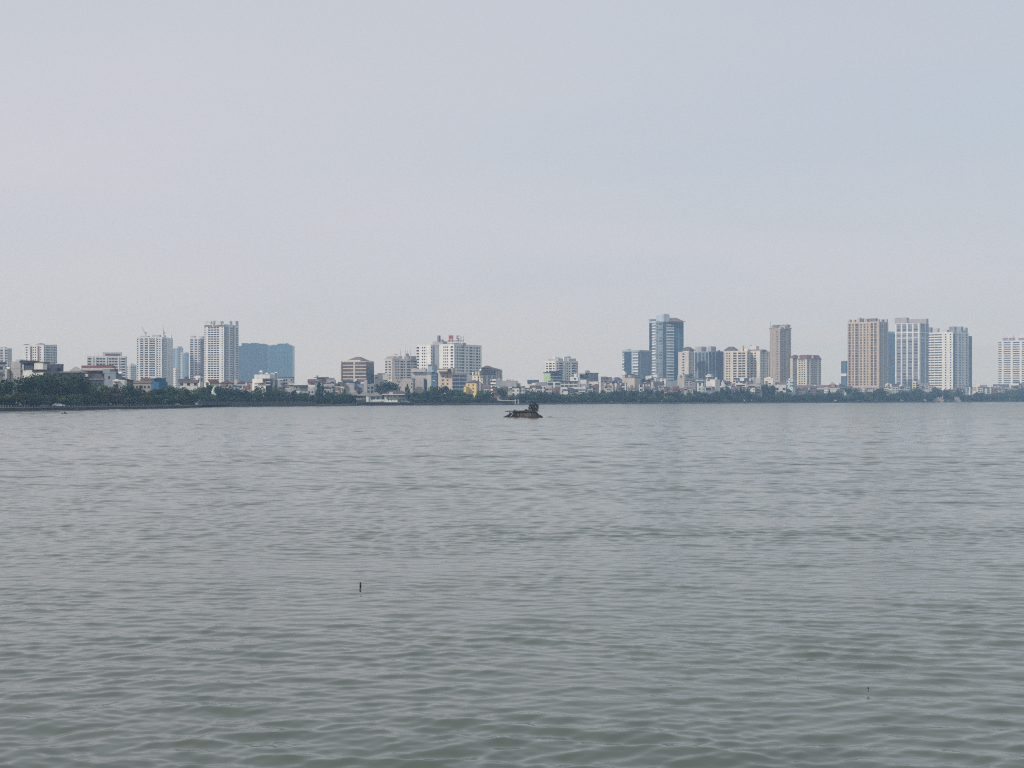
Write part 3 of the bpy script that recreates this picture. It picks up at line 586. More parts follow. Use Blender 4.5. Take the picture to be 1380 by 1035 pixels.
hs('small hip-roofed pavilion house joined right of the scalloped villa', (499,513,None), 533.4, 648, 6, (.50,.56,.55), 'Wt', yb=540, fl=5, roof='none', extras=[('pxhip','roof',497,515,528.6,533.6,(.22,.20,.19),3,10),('px','awning',503,519,538.4,540.8,(.70,.70,.70),-5,3)])
hs('white waterside villa with purple-brown hipped roof', (518.2,541,549), 532, 665, 20, (.80,.84,.80), '.w1.1w1.1w1.2W2', 's', yb=541, fl=4.9, y0=534.4, win=(.16,.17,.16), glz=(.2,.25,.26), roof='none', name='white_villa',
   extras=[('pxhip','roof',517,550,526.2,531.2,(.09,.07,.09),5,14),('px','eave',517,550,531,532.1,(.60,.58,.60),3,13),('px','ridge_lantern',525,530,528.6,531,(.52,.46,.46),-1,2),('px','doorway',535.8,540,537.6,541.8,(.05,.05,.06),-1.8,.6)])
hs('beige blank-walled house behind the white waterside villa', (531,556,None), 514, 800, 6, (.52,.48,.45), '.8w1', yb=524, roof='flat', extras=[('px','roof_room',531,540,511,514.3,(.45,.42,.42),5,6),('px','roof_frame',542,555,510,513,(.46,.46,.48),5,5),('px','window',534.5,536,511.4,513,(.3,.25,.25),-1,.5)])
hs('large pale grey house block below the cream antenna block', (554.5,578,582.5), 501, 815, 14, (.54,.52,.54), '', '', yb=528, roof='none', extras=[('px','lower_block',556,572,509.4,540,(.50,.48,.48),-3,6),('px','dark_slot',572,575.8,511,528,(.07,.09,.12),-2,3),('px','light_pier',575.8,582,505.4,540,(.56,.60,.61),-2.4,4),('px','roof_edge',558.5,571,499.2,500,(.20,.2,.23),1,3),('px','sill',560,568,521,522,(.35,.33,.33),-6.4,.4),('px','window',567.8,570.6,511,512.6,(.12,.13,.16),-6.3,.4),('px','dark_slot',555.6,558,509,526,(.22,.22,.26),-5,3),('px','roof_room',555,575,496.8,501.2,(.56,.54,.56),2,8)])
hs('deep blue glass-fronted house between grey and beige blocks', (581.5,589,597), 501, 800, 45, (.10,.17,.25), 's', 'ss', yb=521, fl=4.4, glz=(.035,.09,.17), trim=(.10,.19,.29), extras=[('px','roof_room',579,587,491.6,501.2,(.36,.43,.50),8,7),('px','roof_cap',578,585,491,492.6,(.26,.32,.4),7,6)])
hs('beige office block with blue ribbon windows wrapping its side', (590.5,609.5,629), 502.2, 785, 36, (.62,.52,.44), '.2w2.1w2.2', 's3s3', yb=528, fl=5.0, y0=507.4, glz=(.04,.08,.17), trim=(.60,.63,.67), roof='none', win=(.06,.055,.06), cat='building', name='office_block',
   extras=[('px','roof_slab',590,609,496.9,498.4,(.16,.14,.15),4,9),('px','attic',590.5,608,498.4,502.5,(.60,.53,.49),3,8),('px','window_band',592,605,500.6,502.4,(.08,.07,.08),-.8,4),('px','roof_ornament',607,612,496,502,(.55,.47,.42),2,4)])
hs('yellow house with gabled brown roof below the cream mansard house', (627.5,642,650.5), 516, 770, 33, (.74,.58,.25), '.1w1.1w1.1', '.w.', yb=531, fl=4.6, y0=519, roof=('hip',2.6,.5), roofc=(.20,.14,.15), name='yellow_house', extras=[('px','stair_wing',626.5,630.5,521,535,(.72,.57,.27),0,5),('tank',649,515.4,3,.9),('px','side_wall',642.3,650.4,515.8,532,(.36,.33,.37),4.5,5)])
hs('cream house with blue-black mansard and white roof star beside the white block', (636.5,650.5,668), 505.3, 860, 40, (.78,.72,.52), '.w.W.w', 'gp1gp1g', yb=518, fl=4.2, glz=(.25,.25,.28), trim=(.62,.61,.62), roof=('mansard',4.6,.6,2.6), roofc=(.13,.13,.19), extras=[('px','dormer',637,638.5,501.6,505.6,(.80,.79,.75),-1,2),('px','dormer',641.4,643,500.4,504.6,(.80,.77,.70),-2,2),('px','dormer',645,646.6,500.6,504.6,(.80,.77,.70),-2,2),('px','roof_star',646.4,648.6,497,499.6,(.84,.84,.84),3,1)])
hs('beige apartment house with tiered brown hipped roofs', (645,668,676.5), 498, 930, 25, (.60,.53,.45), 'w.WW', 'gp1gp1', yb=514, fl=4, glz=(.26,.22,.2), trim=(.66,.60,.52), roof='none', extras=[('pxhip','roof',643,674,495.4,498.3,(.24,.19,.18),6,17),('pxhip','roof',650,664,492.8,496,(.25,.20,.19),7,13)])
hs('slim white house with five rows of black windows', (661.2,668.2,676), 512.6, 790, 45, (.82,.82,.81), 'b2b2', '', yb=534, fl=4.35, y0=514.4, win=(.04,.04,.045), name='slim_house')
hs('grey blank-sided house with rooftop tank right of the slim white house', (669,696,None), 514.2, 800, 6, (.43,.42,.45), '.', yb=520, extras=[('tank',696,514.6,3,1.3),('px','roof_room',671,674,510.4,514.4,(.78,.78,.77),4,3),('px','roof_room',683,688,511.6,514.4,(.35,.34,.36),5,4),('tank',685.5,510,4,1.1),('px','roof_frame',690,692,511.8,514.4,(.2,.2,.22),4,2)])
hs('grey house with four pale green window panels', (668.5,693.5,None), 523, 772, 5, (.43,.43,.42), '.1W2.1W2.6', yb=534, fl=5.4, y0=526.8, win=(.50,.56,.53), spread=.2, wh=1.3, roof='flat', extras=[('px','eave',669,682.5,521.6,522.6,(.74,.74,.73),-1,2),('px','eave',685.5,693.5,521.6,522.6,(.70,.70,.69),-1,2),('px','dark_doorway',694,697.2,525,529.5,(.08,.09,.12),-1.2,1.5),('px','white_frame',693.4,698,524.2,530,(.72,.72,.72),-.4,1)])
hs('beige low house with brown sloping roof right of the grey paneled house', (695.5,713,None), 523.6, 810, 7, (.56,.54,.51), 'w4.2W2', yb=531, fl=5.6, roof=('shed',2.4,.4), roofc=(.30,.25,.24), extras=[('px','roof_room',689,701,516.6,524,(.42,.42,.44),5,6)])
hs('white house topped by a dark blue-black roof terrace', (711,726,None), 516.4, 890, 7, (.76,.75,.75), '.w.', yb=522, roof='none', extras=[('px','roof_terrace',711,725.8,512,516.6,(.09,.10,.15),3,6),('px','roof_room',717,722,516,520,(.82,.82,.82),-3,3)])
hs('long dark-roofed white cottage under the roof terrace house', (714,728,None), 524, 840, 6, (.70,.69,.70), 'w.W', yb=528, roof=('gableu',3.4,.5), roofc=(.15,.14,.17))
hs('white house with two tall window bays left of the green house', (725.5,737.8,None), 519.6, 850, 7, (.80,.81,.82), '.1t2t2.1', yb=528, fl=4.6, roof='flat', extras=[('px','roof_room',722,737,515,519.8,(.34,.34,.38),4,7)])
hs('pale green house with dark glazed right side', (732.8,741.5,757.8), 502.4, 905, 52, (.44,.62,.38), '.w.w', 's3', yb=516, fl=4.3, glz=(.05,.07,.12), trim=(.50,.56,.60), win=(.24,.33,.2), roof=('slab',.9,.5), roofc=(.07,.10,.08), name='green_house', extras=[('px','lower_wing',737,746,510,518,(.46,.62,.42),-3,4),('px','roof_screen',742,754,500,503,(.11,.11,.16),7,5),('px','glass_panel',737.6,744,513,517.2,(.06,.10,.10),-5.6,.6)])
hs('house with dark lower glazing and white sills beneath the green house', (738,756,None), 515.6, 895, 6, (.11,.14,.19), 's3p1s3', yb=524, fl=4.2, glz=(.04,.07,.11), trim=(.68,.72,.74))
hs('pinkish low house with arched doorway below the green house', (740,753.5,None), 524.4, 850, 6, (.46,.40,.41), 'W.w.W', yb=529, fl=4.4, roof=('gableu',1.6,.4), roofc=(.36,.28,.28))
hs('white-framed grey house with a row of four dark windows', (755.2,778,None), 514.2, 880, 5, (.60,.62,.65), 'WWWW', yb=524, fl=4.3, y0=516, win=(.045,.05,.065), roof=('slab',.5,.7), roofc=(.07,.11,.14))
hs('cream stepped low house among the trees below the four-window house', (757,779,None), 524.6, 845, 5, (.62,.58,.54), 'W.wW', yb=533, fl=4.2, extras=[('px','white_bay',759.5,767.5,527,531.5,(.78,.77,.74),-2,3),('px','eave',757,790,522.6,523.6,(.66,.66,.66),-1,3),('px','dark_bay',768,775,528,534,(.2,.19,.23),-2,3)])
hs('blue-grey glazed low house with white rails right of the cream stepped house', (774,789,None), 522.8, 850, 5, (.36,.42,.46), 's2s2', yb=534, fl=4.2, glz=(.10,.15,.19), trim=(.62,.66,.68))
hs('small white rooftop house with one dark window at the balcony block foot', (768,779,None), 509.4, 925, 7, (.78,.79,.80), '.3w3.1', yb=512, fl=6, y0=510.4, roof='flat', extras=[('px','stair_room',773.5,777.5,503.6,509.6,(.78,.79,.81),3,4)])
hs('wide dark slate house with small roof cupola', (781,805,None), 503.4, 950, 6, (.11,.13,.18), 'WW.WW', yb=516, win=(.05,.07,.11), trim=(.2,.22,.27), roof=('slab',.8,.6), roofc=(.18,.19,.22), extras=[('px','roof_cupola',789,794.6,500,503.6,(.30,.29,.31),5,4),('pxhip','cupola_roof',788.5,795,498.8,500.1,(.28,.27,.29),5,4.5),('px','side_screen',777.5,789,502.4,504.6,(.5,.5,.53),0,3)])
hs('cream house with dark windows below the wide slate house', (791.5,806,None), 515.4, 895, 7, (.78,.74,.68), '.1W2.W2', yb=524, fl=4.2, roof='flat', extras=[('px','white_wall',782,790.5,511.6,517,(.72,.70,.72),1,3),('px','awning',791,806.5,524,524.9,(.75,.75,.76),-4,2),('px','pink_wall',783,792,517,522,(.40,.34,.37),-1,3)])
hs('row house with jumbled dark rooftop sheds', (809.5,824,None), 511.6, 1010, 6, (.30,.29,.33), 'wWw', yb=517, roof='none', extras=[('px','rooftop_shed',810,818,507.6,512,(.13,.13,.17),4,6),('px','rooftop_shed',818,824.4,508.2,512,(.20,.19,.23),5,6),('px','white_gable',804,806.8,508,513,(.8,.8,.8),2,3)])
hs('mauve-roofed house left of the leaning beige house', (823.5,838.5,None), 512.4, 1005, 6, (.36,.34,.37), 'WwW', yb=517, roof=('hip',3.6,.4), roofc=(.20,.16,.19), extras=[('px','dormer',825,828.4,510,512.8,(.5,.48,.5),-1,2)])
hs('pink blank-walled house among the mid-shore trees', (813.8,825.8,None), 519.4, 915, 6, (.62,.53,.53), 'w4.4', yb=526, extras=[('px','chimney_wall',814,816.6,517,520,(.6,.53,.53),0,2)])
hs('teal-shadowed house with white posts and pale roof edge', (818,832,None), 516.6, 960, 6, (.20,.25,.30), 'WpWp', yb=527, roof=('slab',.4,.5), roofc=(.42,.48,.52), trim=(.72,.74,.76))
hs('white-framed house with two dark balcony bays left of the leaning beige house', (829.5,843.5,None), 516.4, 920, 6, (.20,.24,.30), 'p1B3p1B3p1', yb=529, fl=4.6, trim=(.76,.78,.80), balc=(.76,.78,.80), roof=('slab',.5,.5), roofc=(.5,.52,.55))
hs('tall beige house with leaning blank gable and dark roof', (838.8,849.5,860), 505.2, 960, 40, (.52,.48,.44), '', '', yb=526, roof=('shed',1.8,.4), roofc=(.15,.16,.19), name='gable_house', extras=[('px','lower_block',847,860.3,509.8,540,(.54,.51,.47),0,9),('px','roof',848,861,508.4,510.2,(.14,.16,.19),1,9),('px','arched_wing',844,852,519,540,(.54,.50,.46),-5,4),('px','doorway',845.4,848,521.4,526,(.22,.18,.18),-7.2,.5),('px','roof_edge',839,844.5,500.8,502.6,(.76,.76,.76),2,3)])
hs('white-columned balcony house right of the leaning beige house', (861,875.5,None), 518, 925, 6, (.30,.33,.40), 'p1B3p1w2p1w2p1', yb=527, fl=4.6, trim=(.76,.77,.79), balc=(.72,.74,.77), roof=('slab',.5,.6), roofc=(.66,.68,.72))
hs('black-roofed house below the low blue glass block', (859.5,876.5,None), 512.6, 985, 6, (.16,.17,.22), 'WWW', yb=518, roof=('hip',2.6,.4), roofc=(.08,.09,.12), extras=[('px','white_bay',858.2,862,510,512,(.80,.80,.82),-2,2),('px','shed_roof',866,880,506.2,509.4,(.36,.34,.37),6,5)])
hs('white stepped house with a flat canopy in front of the tall blue tower', (870,884,None), 508.4, 985, 6, (.76,.74,.72), '.2W2.1', yb=514, fl=5, y0=510.4, roof='none', extras=[('px','canopy',880,886,505,506.8,(.82,.82,.82),1,4),('px','eave',870,878,507.2,510,(.80,.80,.79),-2,2)])
hs('dark gabled house with long sloping roof at the tall blue tower foot', (876,893,None), 519, 955, 6, (.34,.35,.40), 'w.w', yb=524, roof=('gableu',4.2,.5), roofc=(.16,.15,.18), extras=[('px','pale_stack',877.6,880.4,514.6,523,(.58,.56,.54),-3,2)])
hs('small white box house with a slit window under the tall blue tower', (889.5,897,None), 511.2, 985, 7, (.78,.78,.79), 'w1.4', yb=517, fl=7)
hs('plain grey-beige house block right of the tall blue tower', (913,922.3,936), 506.8, 1010, 48, (.50,.49,.48), '', '.W', yb=520, roof='flat', extras=[('px','roof_edge',921,933,504.4,506.6,(.13,.17,.22),5,6)])
hs('lilac long house behind the pillared white house', (922,942,None), 512.6, 1020, 5, (.44,.43,.48), 'wWW', yb=521, roof=('slab',.5,.6), roofc=(.22,.25,.31), extras=[('px','roof_terrace',926,948,509.6,511.4,(.16,.20,.26),3,5)])
hs('white house with tall blue pillars and slot windows', (937.8,949,None), 513.4, 1000, 7, (.74,.78,.83), 'g1p1t2p1g1', yb=527, fl=6, glz=(.08,.12,.18), trim=(.82,.84,.86), extras=[('px','flat_roof',938,948.6,512,513.6,(.45,.52,.56),1,6)])
hs('large plain white house with pillared rooftop pavilion', (951.3,964,970.5), 512.4, 1010, 24, (.78,.76,.74), '', '', yb=528, roof='flat', name='white_house', extras=[('px','pavilion_roof',952,960,506,507.8,(.80,.80,.80),5,6),('px','pavilion_roof',954,959.4,504,505.2,(.66,.67,.68),5,5),('px','pavilion_post',952.5,954,507.8,512.6,(.55,.55,.57),5,1.2),('px','pavilion_post',957.5,960,507.8,512.6,(.33,.33,.36),5,2),('px','pavilion_post',963.6,966.6,508.6,512.6,(.55,.55,.58),6,2)])
hs('low white house with dark window at the foot of the large plain white house', (950.5,959.5,None), 521.6, 965, 7, (.66,.66,.68), 'W', yb=527, fl=6, y0=524.4, roof=('slab',.6,.5), roofc=(.26,.18,.19), extras=[('px','porch_roof',955,960,529.8,531,(.62,.62,.64),-4,3)])
hs('small white house with dark slot roof beside the tall dark tree', (972,985,None), 514.6, 1030, 6, (.74,.74,.76), '.w.', yb=520, roof='none', extras=[('px','roof',976,984,514,516.4,(.10,.09,.1),-1,4),('px','roof_room',973,981,512.4,514.8,(.50,.48,.52),4,4)])
hs('row of low reddish-roofed sheds under the grey-beige block', (900.5,921,None), 525.6, 960, 5, (.42,.36,.36), 'wW.W', yb=530, roof=('gableu',2.4,.4), roofc=(.32,.22,.22), extras=[('px','white_awning',909,920,528.8,530.2,(.70,.68,.68),-4,3)])
hs('mauve low house with pink sheet roof behind reddish sheds', (922,937,None), 522.2, 985, 5, (.46,.40,.43), 'Ww', yb=528, roof=('gableu',2.6,.4), roofc=(.48,.40,.43))
hs('white house with two rows of small windows and dark roof', (991,1005,None), 513.4, 1085, 6, (.82,.82,.79), 'www', yb=524, fl=4.4, y0=515.2, roof='none', extras=[('px','roof',992,1009,509.4,513.6,(.12,.13,.15),4,8),('px','roof_edge',997,1003,509.6,510.6,(.8,.8,.82),-2,2)])
hs('maroon low house left of the white house with two window rows', (984,991.5,None), 518.4, 1100, 6, (.28,.21,.23), 'w', yb=524)
hs('grey cement house with a blank wall right of the two-row white house', (1012,1025,None), 510.2, 1120, 6, (.40,.40,.43), '.4w1', yb=518, extras=[('px','pale_wall',1019,1025,509.6,517,(.52,.50,.49),-2,3),('px','white_bay',1008.5,1012,510,513,(.66,.67,.7),1,3)])
hs('pinkish arched house half sunk in trees', (1007,1025,None), 519.2, 1090, 5, (.56,.52,.52), '.2wW', yb=530, roof='flat', extras=[('px','arched_roof',1010,1023,521.4,524.5,(.34,.30,.31),-3,4)])
hs('white house top beside the slender brown tower', (1030,1042,None), 510.4, 1140, 6, (.80,.78,.76), '.', yb=513, extras=[('px','roof_room',1033,1039,508,510.7,(.82,.80,.78),3,4)])
hs('pale blue house with scattered dark windows', (1060.3,1068.5,1072), 512.4, 1130, 22, (.58,.68,.74), 'w.wW', 'W', yb=524, fl=4.3, name='blue_house')
hs('dull house with brown sheet roof below the slender brown tower', (1045,1061,None), 517.4, 1150, 5, (.42,.37,.37), 'wWwW', yb=521, roof=('gableu',2.4,.4), roofc=(.34,.27,.27))
hs('white low house with dark ground floor left of the navy-roofed house', (1045,1059,None), 520, 1125, 5, (.66,.66,.69), 'W.W', yb=532, fl=6, roof='flat', extras=[('px','dark_porch',1044.5,1049,527.4,531.5,(.05,.06,.08),-4,2)])
hs('navy-roofed white house below the pale blue house', (1055,1067,None), 528, 1115, 5, (.60,.66,.72), '.W.w', yb=533, fl=5, roof=('hip',4.4,.5), roofc=(.12,.15,.21))
hs('pink house with maroon balcony shade near the water', (1068.5,1077,1086), 526, 1125, 42, (.66,.52,.47), 'w.w', 'W.', yb=535, fl=4.4, win=(.20,.12,.12), roof=('hip',3.0,.4), roofc=(.24,.17,.17))
hs('very long low building with a pink roof under the tan tower', (1070,1134,None), 522.4, 1290, 2, (.56,.54,.53), '', yb=526, roof=('gableu',4.0,.6), roofc=(.42,.29,.27), depth=16, name='long_hall', cat='hall', extras=[('pxhip','gable_tower',1117,1127,514.8,519,(.42,.27,.26),10,11),('px','gable_wall',1119.5,1125,517.4,520,(.36,.25,.25),4,3)])
hs('dark teal flat-topped waterside hall screened by trees', (1088.5,1118.5,None), 525.6, 1200, 2, (.05,.085,.10), 'WWWW', yb=530, roof='flat', name='waterside_hall', cat='hall', trim=(.09,.13,.15), win=(.03,.05,.065))
hs('slate-blue angled roof house left of the tan tower base', (1131.5,1143,None), 521.4, 1260, 5, (.18,.22,.28), 'W', yb=526, roof=('shed',5.0,.4), roofc=(.16,.20,.27))
hs('pale grey gabled cottage among trees left of the tan tower podium', (1133.5,1140.5,None), 530, 1210, 6, (.54,.56,.58), 'w.', yb=533, roof=('gablev',4.2,.3), roofc=(.48,.50,.52))
hs('pink podium hall with a row of dark arches under the tan tower', (1145,1178,None), 523.8, 985+200, 3, (.50,.38,.35), 'wwwwwwwww', yb=530, fl=5, y0=526, roof=('slab',.8,.8), roofc=(.42,.30,.28), name='podium_hall', cat='hall', extras=[('px','side_wing',1166,1176,526,533,(.58,.46,.42),-6,5)])
hs('small white domed pavilion at the bank below the tan tower', (1148.5,1154,None), 532.6, 1215, 6, (.68,.70,.72), 'w', yb=536, roof=('hip',2.2,.3), roofc=(.60,.62,.64))
hs('white blocky house left of the white-gridded tower foot', (1193,1201.5,None), 518, 1240, 6, (.72,.74,.74), 'w.', yb=530, roof='flat', extras=[('px','roof',1202,1212,517,519.4,(.09,.10,.14),4,6)])
hs('low bluish house with white sills under the white-gridded tower', (1202,1222,None), 520.4, 1330, 4, (.46,.49,.53), 's3s3', yb=530, fl=4, glz=(.09,.12,.17), trim=(.68,.70,.72), roof=('slab',.6,.6), roofc=(.13,.14,.19), extras=[('px','white_bay',1211,1215,518,520.6,(.76,.76,.76),-2,3)])
hs('cream-and-white tall narrow house between the two white towers', (1229.5,1234,1239.5), 514.4, 1330, 45, (.68,.69,.60), 'w', 'W', yb=526, roof='flat', extras=[('tank',1237,515.4,3,1.7)])
hs('lilac sheet-roofed house right of the cream narrow house', (1240,1252,None), 519, 1345, 5, (.44,.42,.46), 'Ww', yb=526, roof=('gableu',3.6,.4), roofc=(.40,.37,.42))
hs('yellowish stepped house with white posts behind the tiered boats', (1250,1263,None), 523, 1350, 5, (.56,.54,.50), 'wpWp', yb=529, trim=(.72,.7,.68), roof=('hip',2.6,.4), roofc=(.40,.29,.26))
hs('pinkish white house low under the right white tower', (1284,1300,None), 525, 1345, 5, (.66,.62,.63), 'wWw.', yb=529, roof=('gableu',2.6,.4), roofc=(.40,.27,.27))
hs('cream house with two dark doors right of the banded white tower', (1299.8,1307.5,1310.6), 521.6, 1340, 28, (.76,.75,.64), '.2w1.1', 't', yb=530, fl=4.4, y0=523.6, roof=('slab',.5,.4), roofc=(.3,.29,.28))
hs('white blank house with a raised left shoulder in the gap between towers', (1316,1324,None), 521.8, 1370, 6, (.78,.77,.77), '', yb=528, roof='none', extras=[('px','tall_wall',1315.8,1321,517.4,530,(.80,.79,.79),1,5),('px','brown_shed',1311,1316,521.5,527,(.42,.37,.36),3,5)])
hs('blue-grey house with pale posts right of the white blank house', (1324,1337,None), 522, 1380, 5, (.27,.31,.37), 'WpWp', yb=530, trim=(.58,.60,.63), roof=('slab',.6,.5), roofc=(.24,.25,.29), extras=[('px','roof_shed',1321,1330,518.6,522,(.30,.31,.35),5,5)])
hs('beige house with one black window under a dark roofline', (1338,1350.5,None), 522.4, 1385, 5, (.52,.51,.48), '.3W1', yb=530, roof='flat', extras=[('px','dark_roof',1339,1359,517.8,522.6,(.15,.16,.21),6,8),('px','chimney_block',1343.5,1346,520,523,(.5,.49,.47),-1,3)])
hs('low grey house with two dark openings left of the edge tower', (1350.5,1363,None), 523, 1390, 5, (.55,.56,.56), 'w.w', yb=530, roof='flat')
hs('house with white awnings below the edge tower', (1362,1376,None), 519.6, 1420, 5, (.40,.39,.43), 'WW', yb=528, roof=('slab',.7,.5), roofc=(.62,.62,.64), extras=[('px','awning',1364,1369,516.6,518.2,(.78,.78,.8),-2,3),('px','dark_roof',1366,1374,514,516.6,(.12,.11,.13),6,6)])
hs('pinkish house with a pale awning at the right edge', (1373,1392,None), 519, 1400, 5, (.50,.42,.43), 'WwW', yb=530, roof=('gableu',3.4,.4), roofc=(.33,.25,.26), extras=[('px','pale_wall',1377,1390,524,530,(.66,.62,.58),-4,3)])
# ------------------------------------------------------------------ camera
cam_d = bpy.data.cameras.new('camera'); cam = bpy.data.objects.new('camera', cam_d); COL.objects.link(cam)
cam.location = (0, 0, CAMZ); cam.rotation_euler = (math.radians(90), 0, 0)
cam_d.sensor_width = 36.0; cam_d.lens = 36.0*F/1380.0
cam_d.shift_y = (HY-517.5)/1380.0
cam_d.clip_start = 0.1; cam_d.clip_end = 20000
scene.camera = cam

# ------------------------------------------------------------------ sky, sun
SUN_EL, SUN_AZ = math.radians(36), math.radians(-130)     # azimuth measured from straight ahead (+Y), clockwise
w = bpy.data.worlds.new('World'); scene.world = w; w.use_nodes = True
nt = w.node_tree; bg = nt.nodes['Background']
sky = nt.nodes.new('ShaderNodeTexSky'); sky.sky_type = 'NISHITA'; sky.sun_disc = False
sky.sun_elevation = SUN_EL; sky.sun_rotation = SUN_AZ
sky.air_density = 1.0; sky.dust_density = 3.0; sky.ozone_density = 1.2
tc = nt.nodes.new('ShaderNodeTexCoord')
sep = nt.nodes.new('ShaderNodeSeparateXYZ'); nt.links.new(tc.outputs['Generated'], sep.inputs[0])
# a thin high overcast veil over the blue: project the direction onto a cloud layer
addz = nt.nodes.new('ShaderNodeMath'); addz.operation = 'ADD'; addz.inputs[1].default_value = 0.16
nt.links.new(sep.outputs['Z'], addz.inputs[0])
dv = nt.nodes.new('ShaderNodeVectorMath'); dv.operation = 'DIVIDE'
cmb = nt.nodes.new('ShaderNodeCombineXYZ')
for i in range(3): nt.links.new(addz.outputs[0], cmb.inputs[i])
nt.links.new(tc.outputs['Generated'], dv.inputs[0]); nt.links.new(cmb.outputs[0], dv.inputs[1])
mp = nt.nodes.new('ShaderNodeMapping'); mp.inputs['Scale'].default_value = (0.55, 1.1, 0.0); mp.inputs['Rotation'].default_value = (0,0,math.radians(22)); mp.inputs['Location'].default_value = (3.1, 0.4, 0)
nt.links.new(dv.outputs[0], mp.inputs[0])
cn = nt.nodes.new('ShaderNodeTexNoise'); cn.inputs['Scale'].default_value = 1.0; cn.inputs['Detail'].default_value = 4; cn.inputs['Roughness'].default_value = 0.5; cn.inputs['Distortion'].default_value = 0.5
nt.links.new(mp.outputs[0], cn.inputs['Vector'])
def ramp(c0, c1):
    r = nt.nodes.new('ShaderNodeValToRGB')
    r.color_ramp.elements[0].position = 0.30; r.color_ramp.elements[0].color = (*c0, 1)
    r.color_ramp.elements[1].position = 0.70; r.color_ramp.elements[1].color = (*c1, 1)
    nt.links.new(cn.outputs[0], r.inputs[0]); return r
rl_, rr_ = ramp(*SKY_L), ramp(*SKY_R)      # whiter towards the sun's side, bluer away from it
side = nt.nodes.new('ShaderNodeMapRange'); side.inputs['From Min'].default_value = -.38; side.inputs['From Max'].default_value = .38
nt.links.new(sep.outputs['X'], side.inputs[0])
cr = nt.nodes.new('ShaderNodeMix'); cr.data_type = 'RGBA'
nt.links.new(side.outputs[0], cr.inputs['Factor']); nt.links.new(rl_.outputs[0], cr.inputs['A']); nt.links.new(rr_.outputs[0], cr.inputs['B'])
sc = nt.nodes.new('ShaderNodeVectorMath'); sc.operation = 'SCALE'; sc.inputs['Scale'].default_value = 0.10
nt.links.new(sky.outputs[0], sc.inputs[0])
# the veil is thinner on the right and overhead
vf = nt.nodes.new('ShaderNodeMapRange'); vf.inputs['From Min'].default_value = 0.0; vf.inputs['From Max'].default_value = 0.7
vf.inputs['To Min'].default_value = 0.93; vf.inputs['To Max'].default_value = 0.84
nt.links.new(sep.outputs['Z'], vf.inputs[0])
mixs = nt.nodes.new('ShaderNodeMix'); mixs.data_type = 'RGBA'
nt.links.new(vf.outputs[0], mixs.inputs['Factor']); nt.links.new(sc.outputs[0], mixs.inputs['A']); nt.links.new(cr.outputs['Result'], mixs.inputs['B'])
# less haze higher up: the veil turns a little greener-blue towards the zenith
tint = nt.nodes.new('ShaderNodeValToRGB'); tint.color_ramp.elements[0].position = 0.12; tint.color_ramp.elements[0].color = (1,1,1,1)
tint.color_ramp.elements[1].position = 0.55; tint.color_ramp.elements[1].color = (*ZEN, 1)
nt.links.new(sep.outputs['Z'], tint.inputs[0])
mul = nt.nodes.new('ShaderNodeMix'); mul.data_type = 'RGBA'; mul.blend_type = 'MULTIPLY'; mul.inputs['Factor'].default_value = 1
nt.links.new(mixs.outputs['Result'], mul.inputs['A']); nt.links.new(tint.outputs[0], mul.inputs['B'])
nt.links.new(mul.outputs['Result'], bg.inputs['Color']); bg.inputs['Strength'].default_value = 1.0

sl = bpy.data.lights.new('sun', 'SUN'); so = bpy.data.objects.new('sun', sl); COL.objects.link(so)
sl.energy = 2.2; sl.angle = math.radians(3.0); sl.color = (1.0, 0.95, 0.89)
sd = Vector((math.sin(SUN_AZ)*math.cos(SUN_EL), math.cos(SUN_AZ)*math.cos(SUN_EL), math.sin(SUN_EL)))
so.rotation_euler = sd.to_track_quat('Z', 'Y').to_euler()

scene.view_settings.view_transform = 'Standard'; scene.view_settings.look = 'None'
scene.view_settings.exposure = 0; scene.view_settings.gamma = 1; scene.view_settings.use_curve_mapping = False
scene.cycles.use_denoising = DENOISE; scene.cycles.filter_width = 1.1
scene.cycles.denoising_prefilter = 'ACCURATE'
scene.cycles.max_bounces = 6; scene.cycles.diffuse_bounces = 2; scene.cycles.glossy_bounces = 3
scene.cycles.volume_bounces = 3; scene.cycles.transmission_bounces = 2
scene.cycles.caustics_reflective = False; scene.cycles.caustics_refractive = False
scene.cycles.use_adaptive_sampling = False

# ------------------------------------------------------------------ haze
hm = bpy.data.materials.new('haze_air'); hm.use_nodes = True
hn = hm.node_tree; hn.nodes.remove(hn.nodes['Principled BSDF'])
pv = hn.nodes.new('ShaderNodeVolumePrincipled'); out = hn.nodes['Material Output']
pv.inputs['Color'].default_value = (*HAZE_COL, 1); pv.inputs['Absorption Color'].default_value = (1,1,1,1)
pv.inputs['Density'].default_value = HAZE_D; pv.inputs['Anisotropy'].default_value = 0.0
hn.links.new(pv.outputs[0], out.inputs['Volume'])
hz = MB().box(-3300, 3300, -220, 6300, -2.0, 190).build('haze', hm); tag(hz, kind='stuff')

# ------------------------------------------------------------------ shore line, land, quay
pts = [(wx(p,d), d) for p,d in SHORE]
# land sheet
m = MB()
for (x0,y0),(x1,y1) in zip(pts, pts[1:]):
    m.poly([(x0,y0,LAND),(x1,y1,LAND),(x1,6250,LAND),(x0,6250,LAND)])
m.poly([(-3250,pts[0][1],LAND),(pts[0][0],pts[0][1],LAND),(pts[0][0],6250,LAND),(-3250,6250,LAND)])
m.poly([(pts[-1][0],pts[-1][1],LAND),(3250,pts[-1][1],LAND),(3250,6250,LAND),(pts[-1][0],6250,LAND)])
tag(m.build('ground', paint((.13,.13,.10), .95, .4, .08)), kind='structure')
